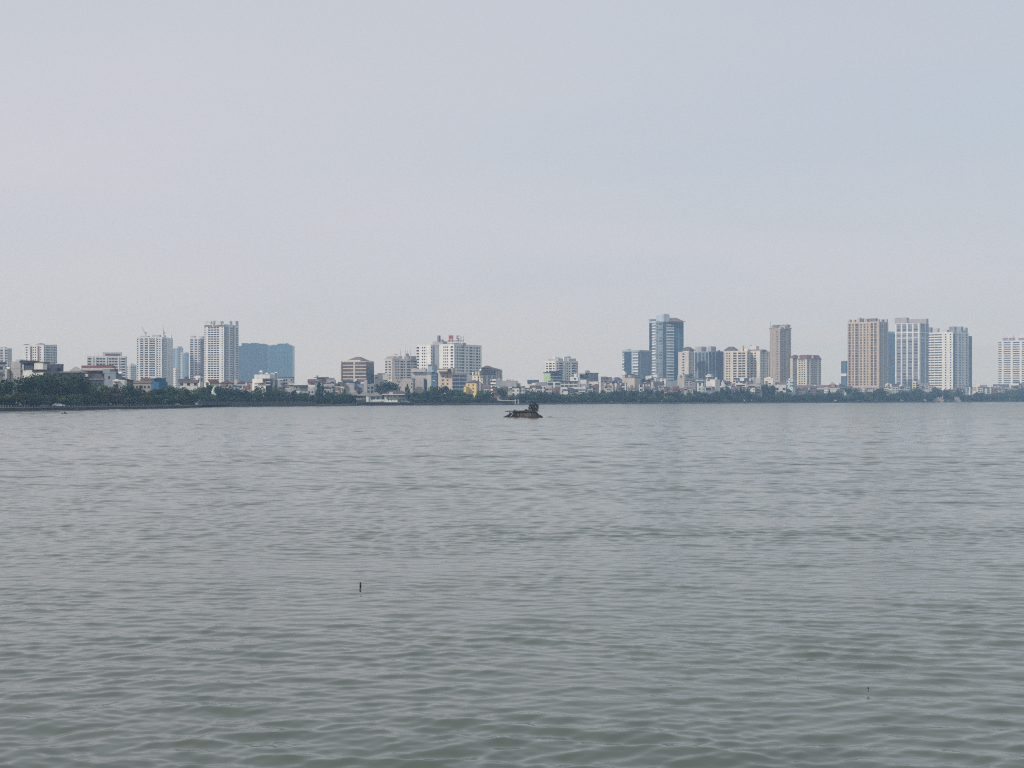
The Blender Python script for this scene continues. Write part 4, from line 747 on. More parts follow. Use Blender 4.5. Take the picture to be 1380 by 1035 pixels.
# promenade strip
def strip(name, o0, o1, z, mat, i0=0, i1=None):
    m = MB(); P = pts[i0:i1]
    for (x0,y0),(x1,y1) in zip(P, P[1:]):
        m.poly([(x0,y0+o0,z),(x1,y1+o0,z),(x1,y1+o1,z),(x0,y0+o1,z)])
    return tag(m.build(name, mat), kind='structure')
strip('promenade_path', 0.6, 7.0, LAND+.004, paint((.30,.29,.29), .9, .3, .2))
# quay: a solid wall foot with a slightly proud coping
def quay(name, mat, z0, z1, t0, t1, i0, i1):
    m = MB(); P = pts[i0:i1]
    for (x0,y0),(x1,y1) in zip(P, P[1:]):
        i = len(m.v)
        m.v += [(x0,y0+t0,z0),(x1,y1+t0,z0),(x1,y1+t1,z0),(x0,y0+t1,z0),(x0,y0+t0,z1),(x1,y1+t0,z1),(x1,y1+t1,z1),(x0,y0+t1,z1)]
        m.f += [(i,i+3,i+2,i+1),(i+4,i+5,i+6,i+7),(i,i+1,i+5,i+4),(i+1,i+2,i+6,i+5),(i+2,i+3,i+7,i+6),(i+3,i,i+4,i+7)]
    return m.build(name, mat)
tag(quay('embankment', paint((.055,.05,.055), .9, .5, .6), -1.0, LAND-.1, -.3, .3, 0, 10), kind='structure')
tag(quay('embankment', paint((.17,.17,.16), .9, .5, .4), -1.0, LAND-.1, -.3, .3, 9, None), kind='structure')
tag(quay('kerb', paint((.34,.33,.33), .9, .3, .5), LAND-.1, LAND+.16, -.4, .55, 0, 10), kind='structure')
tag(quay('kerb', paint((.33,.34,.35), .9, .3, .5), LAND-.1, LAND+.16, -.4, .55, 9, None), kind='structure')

# ------------------------------------------------------------------ water
def water_mesh():
    ys = [-200.0, -60.0, -10.0, 2.0, 8.0]
    y = 13.0
    while y < 2800:
        ys.append(y)
        y += 0.06 if y < 40 else (0.06*(y/40.0)**1.3 if y < 150 else 0.335*(y/150.0))
    while y < 4300:
        ys.append(y); y *= 1.02
    ys.append(4300.0)
    ys = np.array(ys); n = len(ys)
    t = np.linspace(-1, 1, 700)
    half = np.where(ys < 13, np.maximum(16.0, 250.0*(ys < -5)), 0) + np.where(ys >= 13, ys*0.42+10.0, 0)
    X = half[:, None]*t[None, :]; Y = np.repeat(ys[:, None], len(t), 1)
    rng = np.random.RandomState(11)
    Z = np.zeros_like(X)
    gust = np.zeros_like(X)
    for k in range(16):     # wind patches: long across the view, some only metres, some a hundred metres deep
        lam = 7*(26**rng.uniform(0, 1)); th = rng.normal(0, .35); ph = rng.uniform(0, 6.28)
        gust += np.sin((X*np.sin(th)+Y*np.cos(th)*.8)*2*np.pi/lam+ph)
    gust = np.clip(1 + 0.085*gust, .4, 1.7)
    dY = np.gradient(ys)[:, None]
    dX = (half*2/len(t))[:, None]
    N = 130
    comps = []
    S = np.zeros((n, 1))
    for k in range(N):
        lam = 0.15*(34/0.15)**((k+rng.uniform(0, 1))/N)
        th = rng.normal(0, .6 if lam < .4 else (.40 if lam < 1.3 else .85)) + math.radians(6)
        rx = np.maximum(dY*abs(math.cos(th)), dX*abs(math.sin(th)))
        res = np.clip((lam/rx-2.4)/2.5, 0, 1)
        big = np.maximum(np.interp(ys, [20,70], BIGW)[:, None], 7*dY)          # longest waves that matter at this distance
        wgt = np.minimum(1.0, (big/lam)**1.8)*min(1.0, (lam/.34)**.8)*res
        S += (wgt**2).mean(1, keepdims=True)*.5*.64
        comps.append((lam, th, wgt))
    k_row = WAVE/np.sqrt(S+1e-9)
    k_row *= np.interp(ys, [25,60,150,400,1200], [1.10,.97,.90,.66,.45])[:, None]
    k_row[ys < 12] = 0
    D = np.zeros_like(X)
    for lam, th, wgt in comps:
        kx, ky = math.sin(th)*2*np.pi/lam, math.cos(th)*2*np.pi/lam
        ph = rng.uniform(0, 2*np.pi)
        env = 0.65+0.65*np.sin((X*rng.uniform(-1, 1)+Y*rng.uniform(-.4, .4))*1.1/max(.7, lam)+rng.uniform(0, 6.28))
        a_ = wgt*lam/(2*np.pi)*env; p_ = kx*X+ky*Y+ph
        Z += a_*np.sin(p_); D += a_*np.cos(p_)*math.cos(th)
    fade = gust*k_row*np.clip((Y-9)/4, 0, 1)
    Z *= fade; Y = Y + D*fade*.8
    nv = X.size
    co = np.empty((nv, 3), np.float32); co[:, 0] = X.ravel(); co[:, 1] = Y.ravel(); co[:, 2] = Z.ravel()
    idx = np.arange(nv).reshape(n, len(t))
    q = np.stack([idx[:-1, :-1], idx[:-1, 1:], idx[1:, 1:], idx[1:, :-1]], -1).reshape(-1, 4)
    me = bpy.data.meshes.new('water')
    me.vertices.add(nv); me.vertices.foreach_set('co', co.ravel())
    me.loops.add(q.size); me.loops.foreach_set('vertex_index', q.ravel().astype(np.int32))
    me.polygons.add(len(q)); me.polygons.foreach_set('loop_start', np.arange(0, q.size, 4, dtype=np.int32))
    me.polygons.foreach_set('use_smooth', np.ones(len(q), bool))
    # ripples too fine for the mesh far out become gloss instead
    at = me.attributes.new('fine_ripple', 'FLOAT', 'POINT')
    at.data.foreach_set('value', np.repeat(np.interp(ys, [40,150,400,1200], RIP), len(t)).astype(np.float32))
    me.update(); me.validate()
    return me
wm, wnt, wb = new_mat('lake_water')
wb.inputs['Base Color'].default_value = (*WATER_COL, 1)
ra = wnt.nodes.new('ShaderNodeAttribute'); ra.attribute_name = 'fine_ripple'; wnt.links.new(ra.outputs['Fac'], wb.inputs['Roughness']); wb.inputs['IOR'].default_value = 1.333
wtc = wnt.nodes.new('ShaderNodeTexCoord')
def noise_h(scale, sx, sy, det, rough=.55):
    mpn = wnt.nodes.new('ShaderNodeMapping'); mpn.inputs['Scale'].default_value = (sx, sy, 1)
    nn = wnt.nodes.new('ShaderNodeTexNoise'); nn.inputs['Scale'].default_value = scale; nn.inputs['Detail'].default_value = det; nn.inputs['Roughness'].default_value = rough
    wnt.links.new(wtc.outputs['Object'], mpn.inputs[0]); wnt.links.new(mpn.outputs[0], nn.inputs['Vector'])
    return nn.outputs[0]
b1 = wnt.nodes.new('ShaderNodeBump'); b1.inputs['Strength'].default_value = 1.0; b1.inputs['Distance'].default_value = BUMP1
wnt.links.new(noise_h(3.2, .55, 1.0, 3), b1.inputs['Height'])
b2 = wnt.nodes.new('ShaderNodeBump'); b2.inputs['Strength'].default_value = 1.0; b2.inputs['Distance'].default_value = BUMP2
wnt.links.new(noise_h(.55, .5, 1.0, 3), b2.inputs['Height']); wnt.links.new(b1.outputs[0], b2.inputs['Normal'])
wnt.links.new(b2.outputs[0], wb.inputs['Normal'])
wo = bpy.data.objects.new('water', water_mesh()); COL.objects.link(wo); wo.data.materials.append(wm); tag(wo, kind='structure')
# ground under the lake and around the sides closes the scene
tag(MB().box(-3290, 3290, -210, 6290, -1.2, -.95).build('lake_bed', paint((.08,.08,.06))), kind='structure')
# ------------------------------------------------------------------ trees
def crown_mesh(seed, kind, n=1500):
    """leaf clumps through an uneven crown about 1 wide (radius) and 2 high, base at z = 0"""
    r = np.random.RandomState(seed)
    lobes = []
    k = r.randint(6, 10)
    for i in range(k):
        if kind == 'round':  c = (r.normal(0,.38), r.normal(0,.38), r.uniform(.45,1.55)); s = r.uniform(.34,.56)
        elif kind == 'flat': c = (r.normal(0,.55), r.normal(0,.45), r.uniform(.7,1.45)); s = r.uniform(.30,.50)
        else:                c = (r.normal(0,.22), r.normal(0,.22), .25+1.6*i/k); s = r.uniform(.28,.46)*(1.15-.45*i/k)
        lobes.append((np.array(c), s))
    lobes.append((np.array((0,0,.75)), .62)); lobes.append((np.array((.15,-.1,.45)), .55))
    m = MB()
    for i in range(n):
        c, s = lobes[r.randint(len(lobes))]
        d = r.normal(size=3); d /= np.linalg.norm(d)
        p = c + d*s*(r.uniform(.35, 1.0)**.45)*np.array((1,1,.85))
        if r.rand() < .06: p = c + d*s*r.uniform(1.0, 1.28)
        if p[2] < .02: p[2] = abs(p[2])*.4+.02
        nrm = d*.7 + r.normal(size=3)*.55; nrm /= np.linalg.norm(nrm)
        a = np.cross(nrm, r.normal(size=3)); a /= np.linalg.norm(a); b = np.cross(nrm, a)
        l = r.uniform(.05,.115); h = l*r.uniform(.45,.9)
        q = len(m.v)
        m.v += [tuple(p-a*l), tuple(p-b*h+nrm*l*.25), tuple(p+a*l), tuple(p+b*h+nrm*l*.25)]
        m.f.append((q,q+1,q+2,q+3))
    return m.mesh('crown')
def trunk_mesh(seed):
    r = random.Random(seed); m = MB()
    m.tube((0,0,0),(.02,0,.5),.07,.05,7)
    for k in range(4):
        a = k*1.6+r.random(); m.tube((.02,0,.42+.03*k),(math.cos(a)*.35,math.sin(a)*.35,1.0+.12*k),.035,.012,5)
    return m.mesh('trunk')
LEAFS = {
 'dark':  ('dark green', leafy((.016,.044,.018), (.058,.110,.038), .45)),
 'deep':  ('deep blue-green', leafy((.014,.035,.022), (.040,.078,.046), .45)),
 'mid':   ('mid green', leafy((.036,.074,.025), (.095,.148,.046), .4)),
 'olive': ('olive green', leafy((.052,.070,.022), (.120,.140,.046), .35)),
 'brown': ('brownish', leafy((.066,.056,.033), (.125,.103,.060), .3)),
}
for _, mt_ in LEAFS.values(): mt_.use_backface_culling = False
CR = {}
for kind in ('round', 'flat', 'tall'):
    for v in range(4):
        CR[kind, v] = crown_mesh(31*v+hash(kind) % 7 if False else 31*v+{'round':1,'flat':2,'tall':3}[kind], kind)
TR = [trunk_mesh(k) for k in range(3)]
BARK = paint((.075,.062,.052), .95, .4, 2.0)
CRM = {}
MARKS = [(-40,12,'left edge of the bank'),(12,30,'bare grey cement house'),(30,62,'modern white villa'),(62,84,'dark charcoal house'),(84,112,'long pale flat roof'),(112,140,'maroon-roofed house'),(140,168,'blue-grey plastered house'),(168,203,'crane-topped tower'),(203,226,'bright blue shed'),(226,243,'hazy blue tower'),(243,274,'long white three-window house'),(274,297,'red-roofed cream gable'),(297,338,'brown-roofed houses'),(338,375,'tall white six-window house'),(375,400,'low house with white eaves'),(400,436,'green-grey hipped house'),(436,463,'cream house with dark doorway'),(463,500,'scalloped waterside villa'),(500,552,'white waterside villa'),(552,582,'large pale grey block'),(582,628,'beige ribbon-window office'),(628,658,'yellow house'),(658,700,'slim white five-row house'),(700,728,'long dark-roofed cottage'),(728,758,'pale green house'),(758,782,'four-window grey house'),(782,812,'wide slate house'),(812,838,'pink blank-walled house'),(838,862,'leaning beige house'),(862,890,'white-columned balcony house'),(890,914,'tall blue glass tower'),(914,950,'white pillared house'),(950,972,'large plain white house'),(972,991,'purple-roofed cream block'),(991,1012,'two-row white house'),(1012,1046,'slender brown tower'),(1046,1066,'navy-roofed house'),(1066,1088,'pink balcony house'),(1088,1120,'dark teal hall'),(1120,1145,'slate-blue angled roof'),(1145,1198,'massive tan tower'),(1198,1226,'white-gridded tower'),(1226,1252,'cream narrow house'),(1252,1300,'banded white tower'),(1300,1316,'cream two-door house'),(1316,1345,'beige one-window house'),(1345,1430,'right-edge balcony tower')]
_trees = []
def tree(px, yt, wpx, off, kind, leaf, yb=None):
    _trees.append((px, yt, wpx, off, kind, leaf))
# (column, top row, crown width in photo px, metres behind the shore, crown kind, leaf)
for row in [
 (-22,508,30,26,'round','dark'),(-4,511,26,20,'round','deep'),(9,511,22,24,'round','dark'),(30,505,22,30,'round','dark'),(45,504,24,26,'round','mid'),(62,502,26,30,'round','dark'),(79,500,26,28,'flat','mid'),(95,502,24,30,'round','deep'),(108,507,20,26,'round','dark'),
 (121,515,20,18,'round','mid'),(133,517,18,20,'flat','olive'),(146,513.5,20,26,'flat','brown'),(158,520,18,20,'round','olive'),(170,519,18,24,'round','dark'),(181,521,18,20,'round','mid'),(192,525,18,16,'round','olive'),(203,524,18,22,'round','mid'),(214,523,20,26,'round','deep'),(226,520.5,20,24,'round','dark'),(238,521.5,18,22,'round','olive'),(249,523,18,18,'round','dark'),(261,524,18,12,'round','mid'),
 (4,528,26,8,'flat','olive'),(24,529,26,9,'flat','olive'),(46,531,24,8,'round','dark'),(58,528,20,12,'flat','olive'),(72,532,20,9,'round','deep'),(90,534,18,8,'tall','mid'),(101,531,20,9,'round','mid'),(117,531,20,9,'round','olive'),(133,528,22,10,'round','olive'),(152,530,22,9,'round','brown'),(172,531,20,9,'round','deep'),(190,533,18,8,'round','olive'),(208,532,20,9,'round','deep'),(228,533,20,9,'round','deep'),(245,534,16,7,'round','olive'),(256,533,14,6,'tall','brown'),
 (273,521,18,20,'round','mid'),(283,517.5,18,24,'round','dark'),(294,517.5,20,26,'round','deep'),(305,522,18,24,'round','dark'),(316,524,18,22,'round','deep'),(327,525,18,22,'round','deep'),(338,528,16,22,'round','dark'),(349,528,16,24,'round','dark'),(360,527,16,28,'round','deep'),(371,527,16,26,'round','deep'),(382,529,16,26,'round','dark'),(392,526,16,30,'round','dark'),
 (403,530,15,22,'round','deep'),(412,529,13,20,'round','dark'),(421,531,13,20,'round','deep'),(431,514.5,12,34,'tall','deep'),(441,527,15,26,'round','deep'),(452,530,16,20,'round','deep'),(463,530,16,18,'round','dark'),(473,532,16,16,'round','deep'),
 (509,516,11,112,'tall','deep'),(519,513,14,114,'round','deep'),(526,510.5,14,116,'round','dark'),(534,517,12,110,'round','deep'),(549,517,7,120,'tall','deep'),(512,528,12,106,'round','deep'),(553,529,14,24,'round','deep'),(563,529,16,22,'round','dark'),(573,528,15,24,'round','deep'),
 (584,520.5,13,46,'flat','deep'),(595,518.5,15,48,'flat','deep'),(605,525,13,34,'round','deep'),(615,526,14,30,'round','dark'),(625,527,14,28,'round','deep'),(634,531,12,24,'round','deep'),(646,531,11,18,'round','dark'),(657,528,14,22,'round','deep'),(666,536,10,14,'round','brown'),(690,532,10,16,'flat','brown'),
 (700,531,11,26,'round','deep'),(708,529,12,28,'round','deep'),(717,527.5,13,30,'round','dark'),(727,528,13,30,'round','deep'),(736,528,12,28,'round','deep'),(745,529.5,13,26,'round','dark'),(754,531.5,12,22,'round','deep'),(766,534,12,18,'round','dark'),(777,534,12,16,'flat','deep'),(786,529.5,12,24,'round','deep'),(795,527.5,13,26,'round','deep'),
 (805,529.5,12,22,'round','deep'),(815,528.5,12,24,'round','mid'),(825,527.5,12,24,'round','deep'),(835,526.5,12,26,'round','deep'),(845,526.5,12,26,'round','mid'),(855,526,13,28,'round','deep'),(866,525.5,13,28,'round','dark'),(877,524,13,34,'flat','deep'),(888,523,13,36,'flat','mid'),(899,521.5,14,40,'flat','deep'),(909,529.5,12,20,'round','deep'),
 (919,530,12,20,'round','deep'),(929,527,12,26,'round','mid'),(939,526.5,12,26,'round','mid'),(949,528.5,11,20,'round','dark'),(959,530.5,11,16,'round','deep'),(967,527,10,22,'round','deep'),(973,520,10,30,'round','dark'),(979,519.5,10,32,'round','deep'),(986,533,8,16,'round','mid'),
 (993,524.5,11,26,'round','dark'),(1000,521.5,12,28,'round','deep'),(1008,525.5,10,24,'round','dark'),(1016,529,10,20,'round','mid'),(1026,518,10,34,'round','deep'),(1033,514.5,11,36,'round','deep'),(1040,518.5,10,34,'round','dark'),(1047,532,9,14,'round','mid'),(1055,528.5,11,18,'round','mid'),(1064,531.5,10,14,'round','dark'),(1072,533,9,12,'round','deep'),(1079,532,9,14,'round','dark'),
 (1090,530,9,10,'round','dark'),(1098,532,9,8,'round','deep'),(1106,532,9,8,'round','deep'),(1114,531,9,10,'round','dark'),(1122,528,10,14,'round','deep'),(1129,528.5,10,16,'round','dark'),(1136,533.5,8,10,'flat','mid'),(1144,531.5,9,14,'round','mid'),(1150,521.5,9,26,'flat','deep'),(1155,528,10,16,'round','deep'),(1162,528.5,10,16,'round','deep'),(1170,532,9,10,'round','mid'),(1179,525,10,18,'round','deep'),(1185,522.5,10,20,'round','deep'),(1192,525.5,10,18,'round','deep'),
 (1203,530.5,9,10,'round','dark'),(1211,529,10,12,'round','deep'),(1219,526.5,10,14,'round','deep'),(1227,525,10,16,'round','mid'),(1236,525.5,10,16,'round','mid'),(1244,526.5,10,14,'round','deep'),(1252,529,9,12,'round','deep'),(1260,523,10,20,'round','deep'),(1267,524,10,20,'round','deep'),(1275,524.5,10,18,'round','dark'),(1282,525.5,10,18,'round','mid'),(1290,528.5,10,14,'round','deep'),
 (1299,530.5,9,10,'round','deep'),(1307,532,9,8,'round','dark'),(1315,529.5,9,10,'round','deep'),(1323,529,9,10,'round','deep'),(1331,530.5,9,10,'round','mid'),(1339,530,9,10,'round','deep'),(1347,528.5,9,10,'round','dark'),(1355,526,10,14,'flat','mid'),(1363,524.5,10,14,'flat','mid'),(1371,525,10,12,'round','deep'),(1379,526.5,10,12,'round','dark'),(1388,526,10,12,'round','deep')]:
    tree(*row)
_q = random.Random(5)
for lo, hi, off in ((274,470,6),(560,652,6),(704,1392,5)):      # a lower row close to the water
    p = lo
    while p < hi:
        tree(p, np.interp(p,[270,560,1390],[533.5,533,532.2])+_q.uniform(-1.6,1.8), _q.uniform(9,13), off+_q.uniform(0,5), _q.choice(('round','flat','round')), _q.choice(('deep','dark','deep','mid')))
        p += _q.uniform(8.0, 13.0) + (_q.random() < .16)*_q.uniform(4, 9)
p = 284
while p < 1392:                                                 # crowns standing back between the houses
    if not 462 < p < 560: tree(p, np.interp(p,[280,700,1390],[523,523.5,524.5])+_q.uniform(-2.5,2.5), _q.uniform(9,15), _q.uniform(34,70), _q.choice(('round','round','flat')), _q.choice(('deep','dark','mid','olive')))
    p += _q.uniform(16, 44)
_trees = [(a_, b_-(1.6 if a_ < 130 else 1.1), c_*1.06, *r_) for a_, b_, c_, *r_ in _trees]
_by = {}
for t in _trees:
    mk = next((nm for a, b, nm in MARKS if a <= t[0] < b), 'far bank')
    _by.setdefault(mk, []).append(t)
ORD = ['leftmost', 'second from left', 'third from left', 'fourth from left', 'fifth from left', 'sixth from left', 'seventh from left', 'eighth from left', 'ninth from left', 'tenth from left', 'eleventh from left']
ri = 0
for mk, lst in _by.items():
    lst.sort(key=lambda t: t[0])
    looks = {}
    for t in lst:
        d = shore_d(t[0])+t[3]; h = wz(t[1], d)-LAND
        t2 = 'tall' if h > 13 else ('low' if h < 7.5 else 'medium')
        looks.setdefault((t2, LEAFS[t[5]][0], t[4]), []).append(t)
    for (sz, lf, kd), same in looks.items():
        for i, (px, yt, wpx, off, kind, leaf) in enumerate(same):
            ri += 1
            d = shore_d(px)+off; h = wz(yt, d)-LAND; half = wpx/F*d/2*1.3
            r = empty('tree', (wx(px, d), d, LAND), (ri*2.399) % 6.28)
            shp = {'round': 'rounded', 'flat': 'spreading', 'tall': 'narrow'}[kind]
            pre = f'{sz} {lf} {shp} tree' if len(same) == 1 else f'{ORD[i]} {sz} {lf} {shp} tree'
            tag(r, f'{pre} before the {mk}', 'tree', 'trees along the far bank')
            mt = LEAFS[leaf][1]
            key = (kind, ri % 4, leaf)
            if key not in CRM:
                me = CR[kind, ri % 4].copy(); me.materials.append(mt); CRM[key] = me
            c = bpy.data.objects.new('crown', CRM[key]); COL.objects.link(c); c.parent = r
            base = h*.10
            # mesh crown is about 2 high, ~1.05 half-wide
            c.scale = (half/.95, half/.95, (h-base)/1.98); c.location = (0,0,base)
            tm = TR[ri % 3]
            if not tm.materials: tm.materials.append(BARK)
            tk = bpy.data.objects.new('trunk', tm); COL.objects.link(tk); tk.parent = r
            tk.scale = (h*.30, h*.30, h*.45)
# low shrubs and hedge growth under the trees: nobody could count it
def undergrowth(px0, px1, off, hgt, mat, seed, per=9.0):
    r = np.random.RandomState(seed); m = MB()
    n = int((px1-px0)*per)
    for i in range(n):
        px = r.uniform(px0, px1); d = shore_d(px)+off+r.uniform(-2.5, 4)
        hh = hgt*(.6+.4*math.sin(px*.21+seed)+.25*math.sin(px*.83))
        p = np.array((wx(px,d), d, LAND+r.uniform(0, max(.4, hh))))
        nn = r.normal(size=3); nn /= np.linalg.norm(nn)
        a = np.cross(nn, r.normal(size=3)); a /= np.linalg.norm(a); b = np.cross(nn, a); l = r.uniform(.35,.8)*(d/700)**.6
        q = len(m.v); m.v += [tuple(p-a*l), tuple(p-b*l*.7), tuple(p+a*l), tuple(p+b*l*.7)]; m.f.append((q,q+1,q+2,q+3))
    o = m.build('undergrowth', mat); tag(o, kind='stuff'); return o
undergrowth(-60, 262, 8, 3.4, LEAFS['dark'][1], 5, 22)
undergrowth(268, 480, 11, 5.0, LEAFS['deep'][1], 6, 30)
undergrowth(553, 1400, 7, 3.3, LEAFS['deep'][1], 7, 30)

# ------------------------------------------------------------------ small houses crowded between the bigger ones
_p = random.Random(21); _seen = set()
PALS = [('white', (.78,.78,.77)), ('pale grey', (.55,.55,.56)), ('dark grey', (.17,.18,.20)), ('cream', (.72,.67,.56)), ('blue-grey', (.30,.36,.43)), ('brick-red', (.23,.14,.125)), ('pale green', (.50,.58,.50)), ('beige', (.52,.47,.41)), ('sky-blue', (.42,.54,.64))]
ROOFS = [('flat white parapet', 'flat', (.3,.3,.3)), ('red tiled', ('gableu', 2.2, .4), (.38,.19,.16)), ('dark sheet', ('shed', 1.4, .4), (.14,.15,.18)), ('grey hipped', ('hip', 2.4, .4), (.36,.35,.36)), ('blue sheet', ('shed', 1.2, .4), (.16,.30,.50)), ('rusty', ('gableu', 1.8, .4), (.36,.24,.18))]
for lo, hi in ((298, 336), (376, 460), (652, 700), (702, 1390)):
    x_ = lo
    while x_ < hi:
        w_ = _p.uniform(4.5, 9); mk = next((nm for a, b, nm in MARKS if a <= x_+w_/2 < b), 'far bank')
        for _ in range(12):
            cn_, cw_ = _p.choice(PALS); rn_, rf_, rc_ = _p.choice(ROOFS)
            if (cn_, rn_, mk) not in _seen: break
        if (cn_, rn_, mk) not in _seen:
            _seen.add((cn_, rn_, mk))
            yt_ = float(np.interp(x_, [300,460,700,1390], [522,524,522.5,524])) + _p.uniform(-2.6, 3.2)
            px_ = x_+w_/2
            old = 2*float(np.interp(px_, [q for q,_ in _OLD], [q for _,q in _OLD]))
            c_ = 2*float(np.interp(px_, [900,1000,1100,1300,1380], [15,30,60,125,175]))
            hs(f'small {cn_} house with {rn_} roof, near the {mk}', (x_, x_+w_, None), yt_, (old-c_+_p.uniform(26,40))/2, _p.uniform(3,9), cw_,
               _p.choice(('wW','W.w','ww','Ww','.W')), roof=rf_, roofc=rc_, yb=533, depth=7, name='small_house')
        x_ += w_ + _p.uniform(3, 14)
# ------------------------------------------------------------------ floating platform in mid lake
PD = wz(0,1) and CAMZ*F/(562.8-HY)
def rp(X, Y): return (wx(670+X/18.4, PD), wz(535+Y/18.4, PD))
pc = wx(706, PD)
raft = empty('floating_platform', (pc, PD, 0)); tag(raft, 'weathered brown floating platform with sloping skirts in the middle of the lake', 'platform')
def R(X, Y):
    x, z = rp(X, Y); return x-pc, z
old2 = paint((.045,.036,.031), .95, .6, 1.6); slime = paint((.02,.022,.02), .7, .4, 2.0)
x0, zt = R(470, 372); x1, _ = R(985, 372)
MB().box(x0, x1, 0, 3.6, -.5, zt).build('hull', old2, raft)
for a, b, c_ in ((482,545,(.11,.085,.07)),(556,842,(.17,.125,.10)),(856,955,(.13,.09,.075))):
    xa, _ = R(a,0); xb, _ = R(b,0)
    MB().box(xa, xb, -.07, .02, .22, zt-.09).build('side_panel', paint(c_, .95, .65, 1.8), raft)
for a in (476, 551, 849, 962):
    xa, _ = R(a,0); MB().box(xa-.07, xa+.07, -.13, .02, -.4, zt).build('post', old2, raft)
for a, s in ((520,.12),(832,.16),(966,.10)):
    xa, za = R(a, 440 if a < 900 else 470); MB().box(xa-s, xa+s, -.10, -.06, za-.22, za+.22).build('patch', paint((.27,.22,.19), .9, .4, 3), raft)
da, dz = R(398, 338); db, dz2 = R(962, 374)
MB().box(da, db, -.35, 3.9, dz2, dz2+.13).box(da+.2, db-.5, -.15, 3.7, dz2+.13, dz).build('deck', paint((.06,.048,.04), .95, .5, 1.2), raft)
MB().box(x0-.3, x1+.3, -.2, 3.8, -.45, .14).build('float', slime, raft)
# sloping skirts
lt = R(405, 352); lb = R(150, 506); m = MB()
m.v = []
def slab(m, a, b, y0, y1, th):
    (xa, za), (xb, zb) = a, b
    m.prism([(xa,za),(xb,zb),(xb,zb-th),(xa,za-th)], 'y', y0, y1)
slab(m, (lt[0]+.3,lt[1]), (lb[0],lb[1]), 2.2, 3.6, .2)
m.prism([(R(300,372)),(R(330,372)),(R(330,505)),(R(300,505))], 'y', -.05, .25)
m.prism([R(405,352),R(475,352),R(475,508),R(320,508),R(392,420)], 'y', .05, .35)
m.prism([R(150,500),R(300,425),R(300,512),R(150,514)], 'y', -.1, 3.4)
m.prism([R(300,420),R(392,406),R(330,470),R(300,490)], 'y', .3, .6)
m.build('sloping_skirt', old2, raft)
rt = R(985, 380); rb = R(1140, 505); m = MB()
m.prism([R(975,372),R(998,385),R(1050,440),R(1100,460),R(1142,504),R(1140,514),R(975,514)], 'y', -.1, 3.4)
m.build('sloping_skirt', old2, raft)
pa, pz = R(196, 338); pb, pz2 = R(424, 366)
MB().prism([(pa,pz2-.02),(pb,pz2+.0),(pb,pz),(pa+.1,pz-.06)], 'y', .2, 1.1).build('plank', paint((.10,.10,.095), .95, .4, 2), raft)
# dead-looking shrub growing on the deck
sx, sz = R(905, 372)
sh = empty('shrub', (pc+sx, PD+1.7, dz)); tag(sh, 'dark spiky shrub on the right end of the floating platform', 'shrub')
r = np.random.RandomState(4); mL = MB(); mS = MB()
def Q(X, Y):
    x, z = R(X, Y); return x-sx, z-dz
for (X, Y) in [(800,280),(815,215),(835,205),(850,250),(890,185),(935,160),(960,200),(1000,195),(1015,250),(1010,300),(985,330),(930,240),(880,260),(870,310),(920,310),(960,290),(900,220),(820,310),(950,350),(980,260)]:
    tx, tz = Q(X, Y); ty = r.uniform(-.7, .7)
    mS.tube((r.uniform(-.25,.25), r.uniform(-.25,.25), -.05), (tx*.85, ty*.8, tz*.85), .05, .02, 5)
    for k in range(60):
        d = r.normal(size=3)*np.array((.14,.17,.18)); p = np.array((tx,ty,tz))+d
        q = np.array((tx,ty,tz))+d*2.0
        a = np.cross(d, r.normal(size=3)); a /= np.linalg.norm(a)+1e-6; l = r.uniform(.03,.075)
        i = len(mL.v); c0 = p-d*.7
        mL.v += [tuple(c0), tuple(p-a*l), tuple(p+d*r.uniform(.4,1.0)), tuple(p+a*l)]; mL.f.append((i,i+1,i+2,i+3))
mL.build('leaves', leafy((.016,.018,.014), (.035,.036,.026), .2), sh); mS.build('stem', paint((.05,.042,.036)), sh)
# bundles on the deck
for (X, Y, w_, h_, lab) in ((715,318,.42,.26,'dark tarpaulin lump beside the shrub on the floating platform'),(770,325,.30,.17,'small dark lump between tarpaulin and shrub on the floating platform'),(435,328,.26,.17,'small dark lump near the plank end of the floating platform')):
    bx, bz = R(X, Y); rr = np.random.RandomState(X)
    m = MB().ball((0,0,h_*.55), (w_, w_*.8, h_*.8), 10, 7)
    m.v = [(x*(1+.18*rr.normal()*.6), y*(1+.15*rr.normal()*.6), max(0, z*(1+.12*rr.normal()))) for x,y,z in m.v]
    tag(m.build('bundle', paint((.03,.03,.032), .8, .4, 3), None, (pc+bx, PD+1.2, dz)), lab, 'bundle', 'lumps on the floating platform')
# white egret on the deck
ex, ez = R(612, 335)
m = MB().ball((0,0,.34), (.17,.10,.11), 10, 8).tube((-.12,0,.36),(-.2,0,.52),.045,.03,7).tube((-.2,0,.52),(-.15,0,.64),.03,.028,7).ball((-.17,0,.66),(.06,.035,.04),8,6).tube((.12,0,.33),(.27,0,.27),.06,.02,6)
eg = m.build('egret', paint((.80,.80,.78), .8, .1, 3), None, (pc+ex, PD+.9, dz)); tag(eg, 'small white bird standing on the deck of the floating platform', 'bird')
MB().tube((-.22,0,.66),(-.31,0,.65),.013,.004,5).build('beak', paint((.5,.35,.08)), eg)
for y in (-.03,.03): MB().tube((.01,y,.27),(.0,y,0),.012,.012,5).build('leg', paint((.06,.06,.05)), eg)

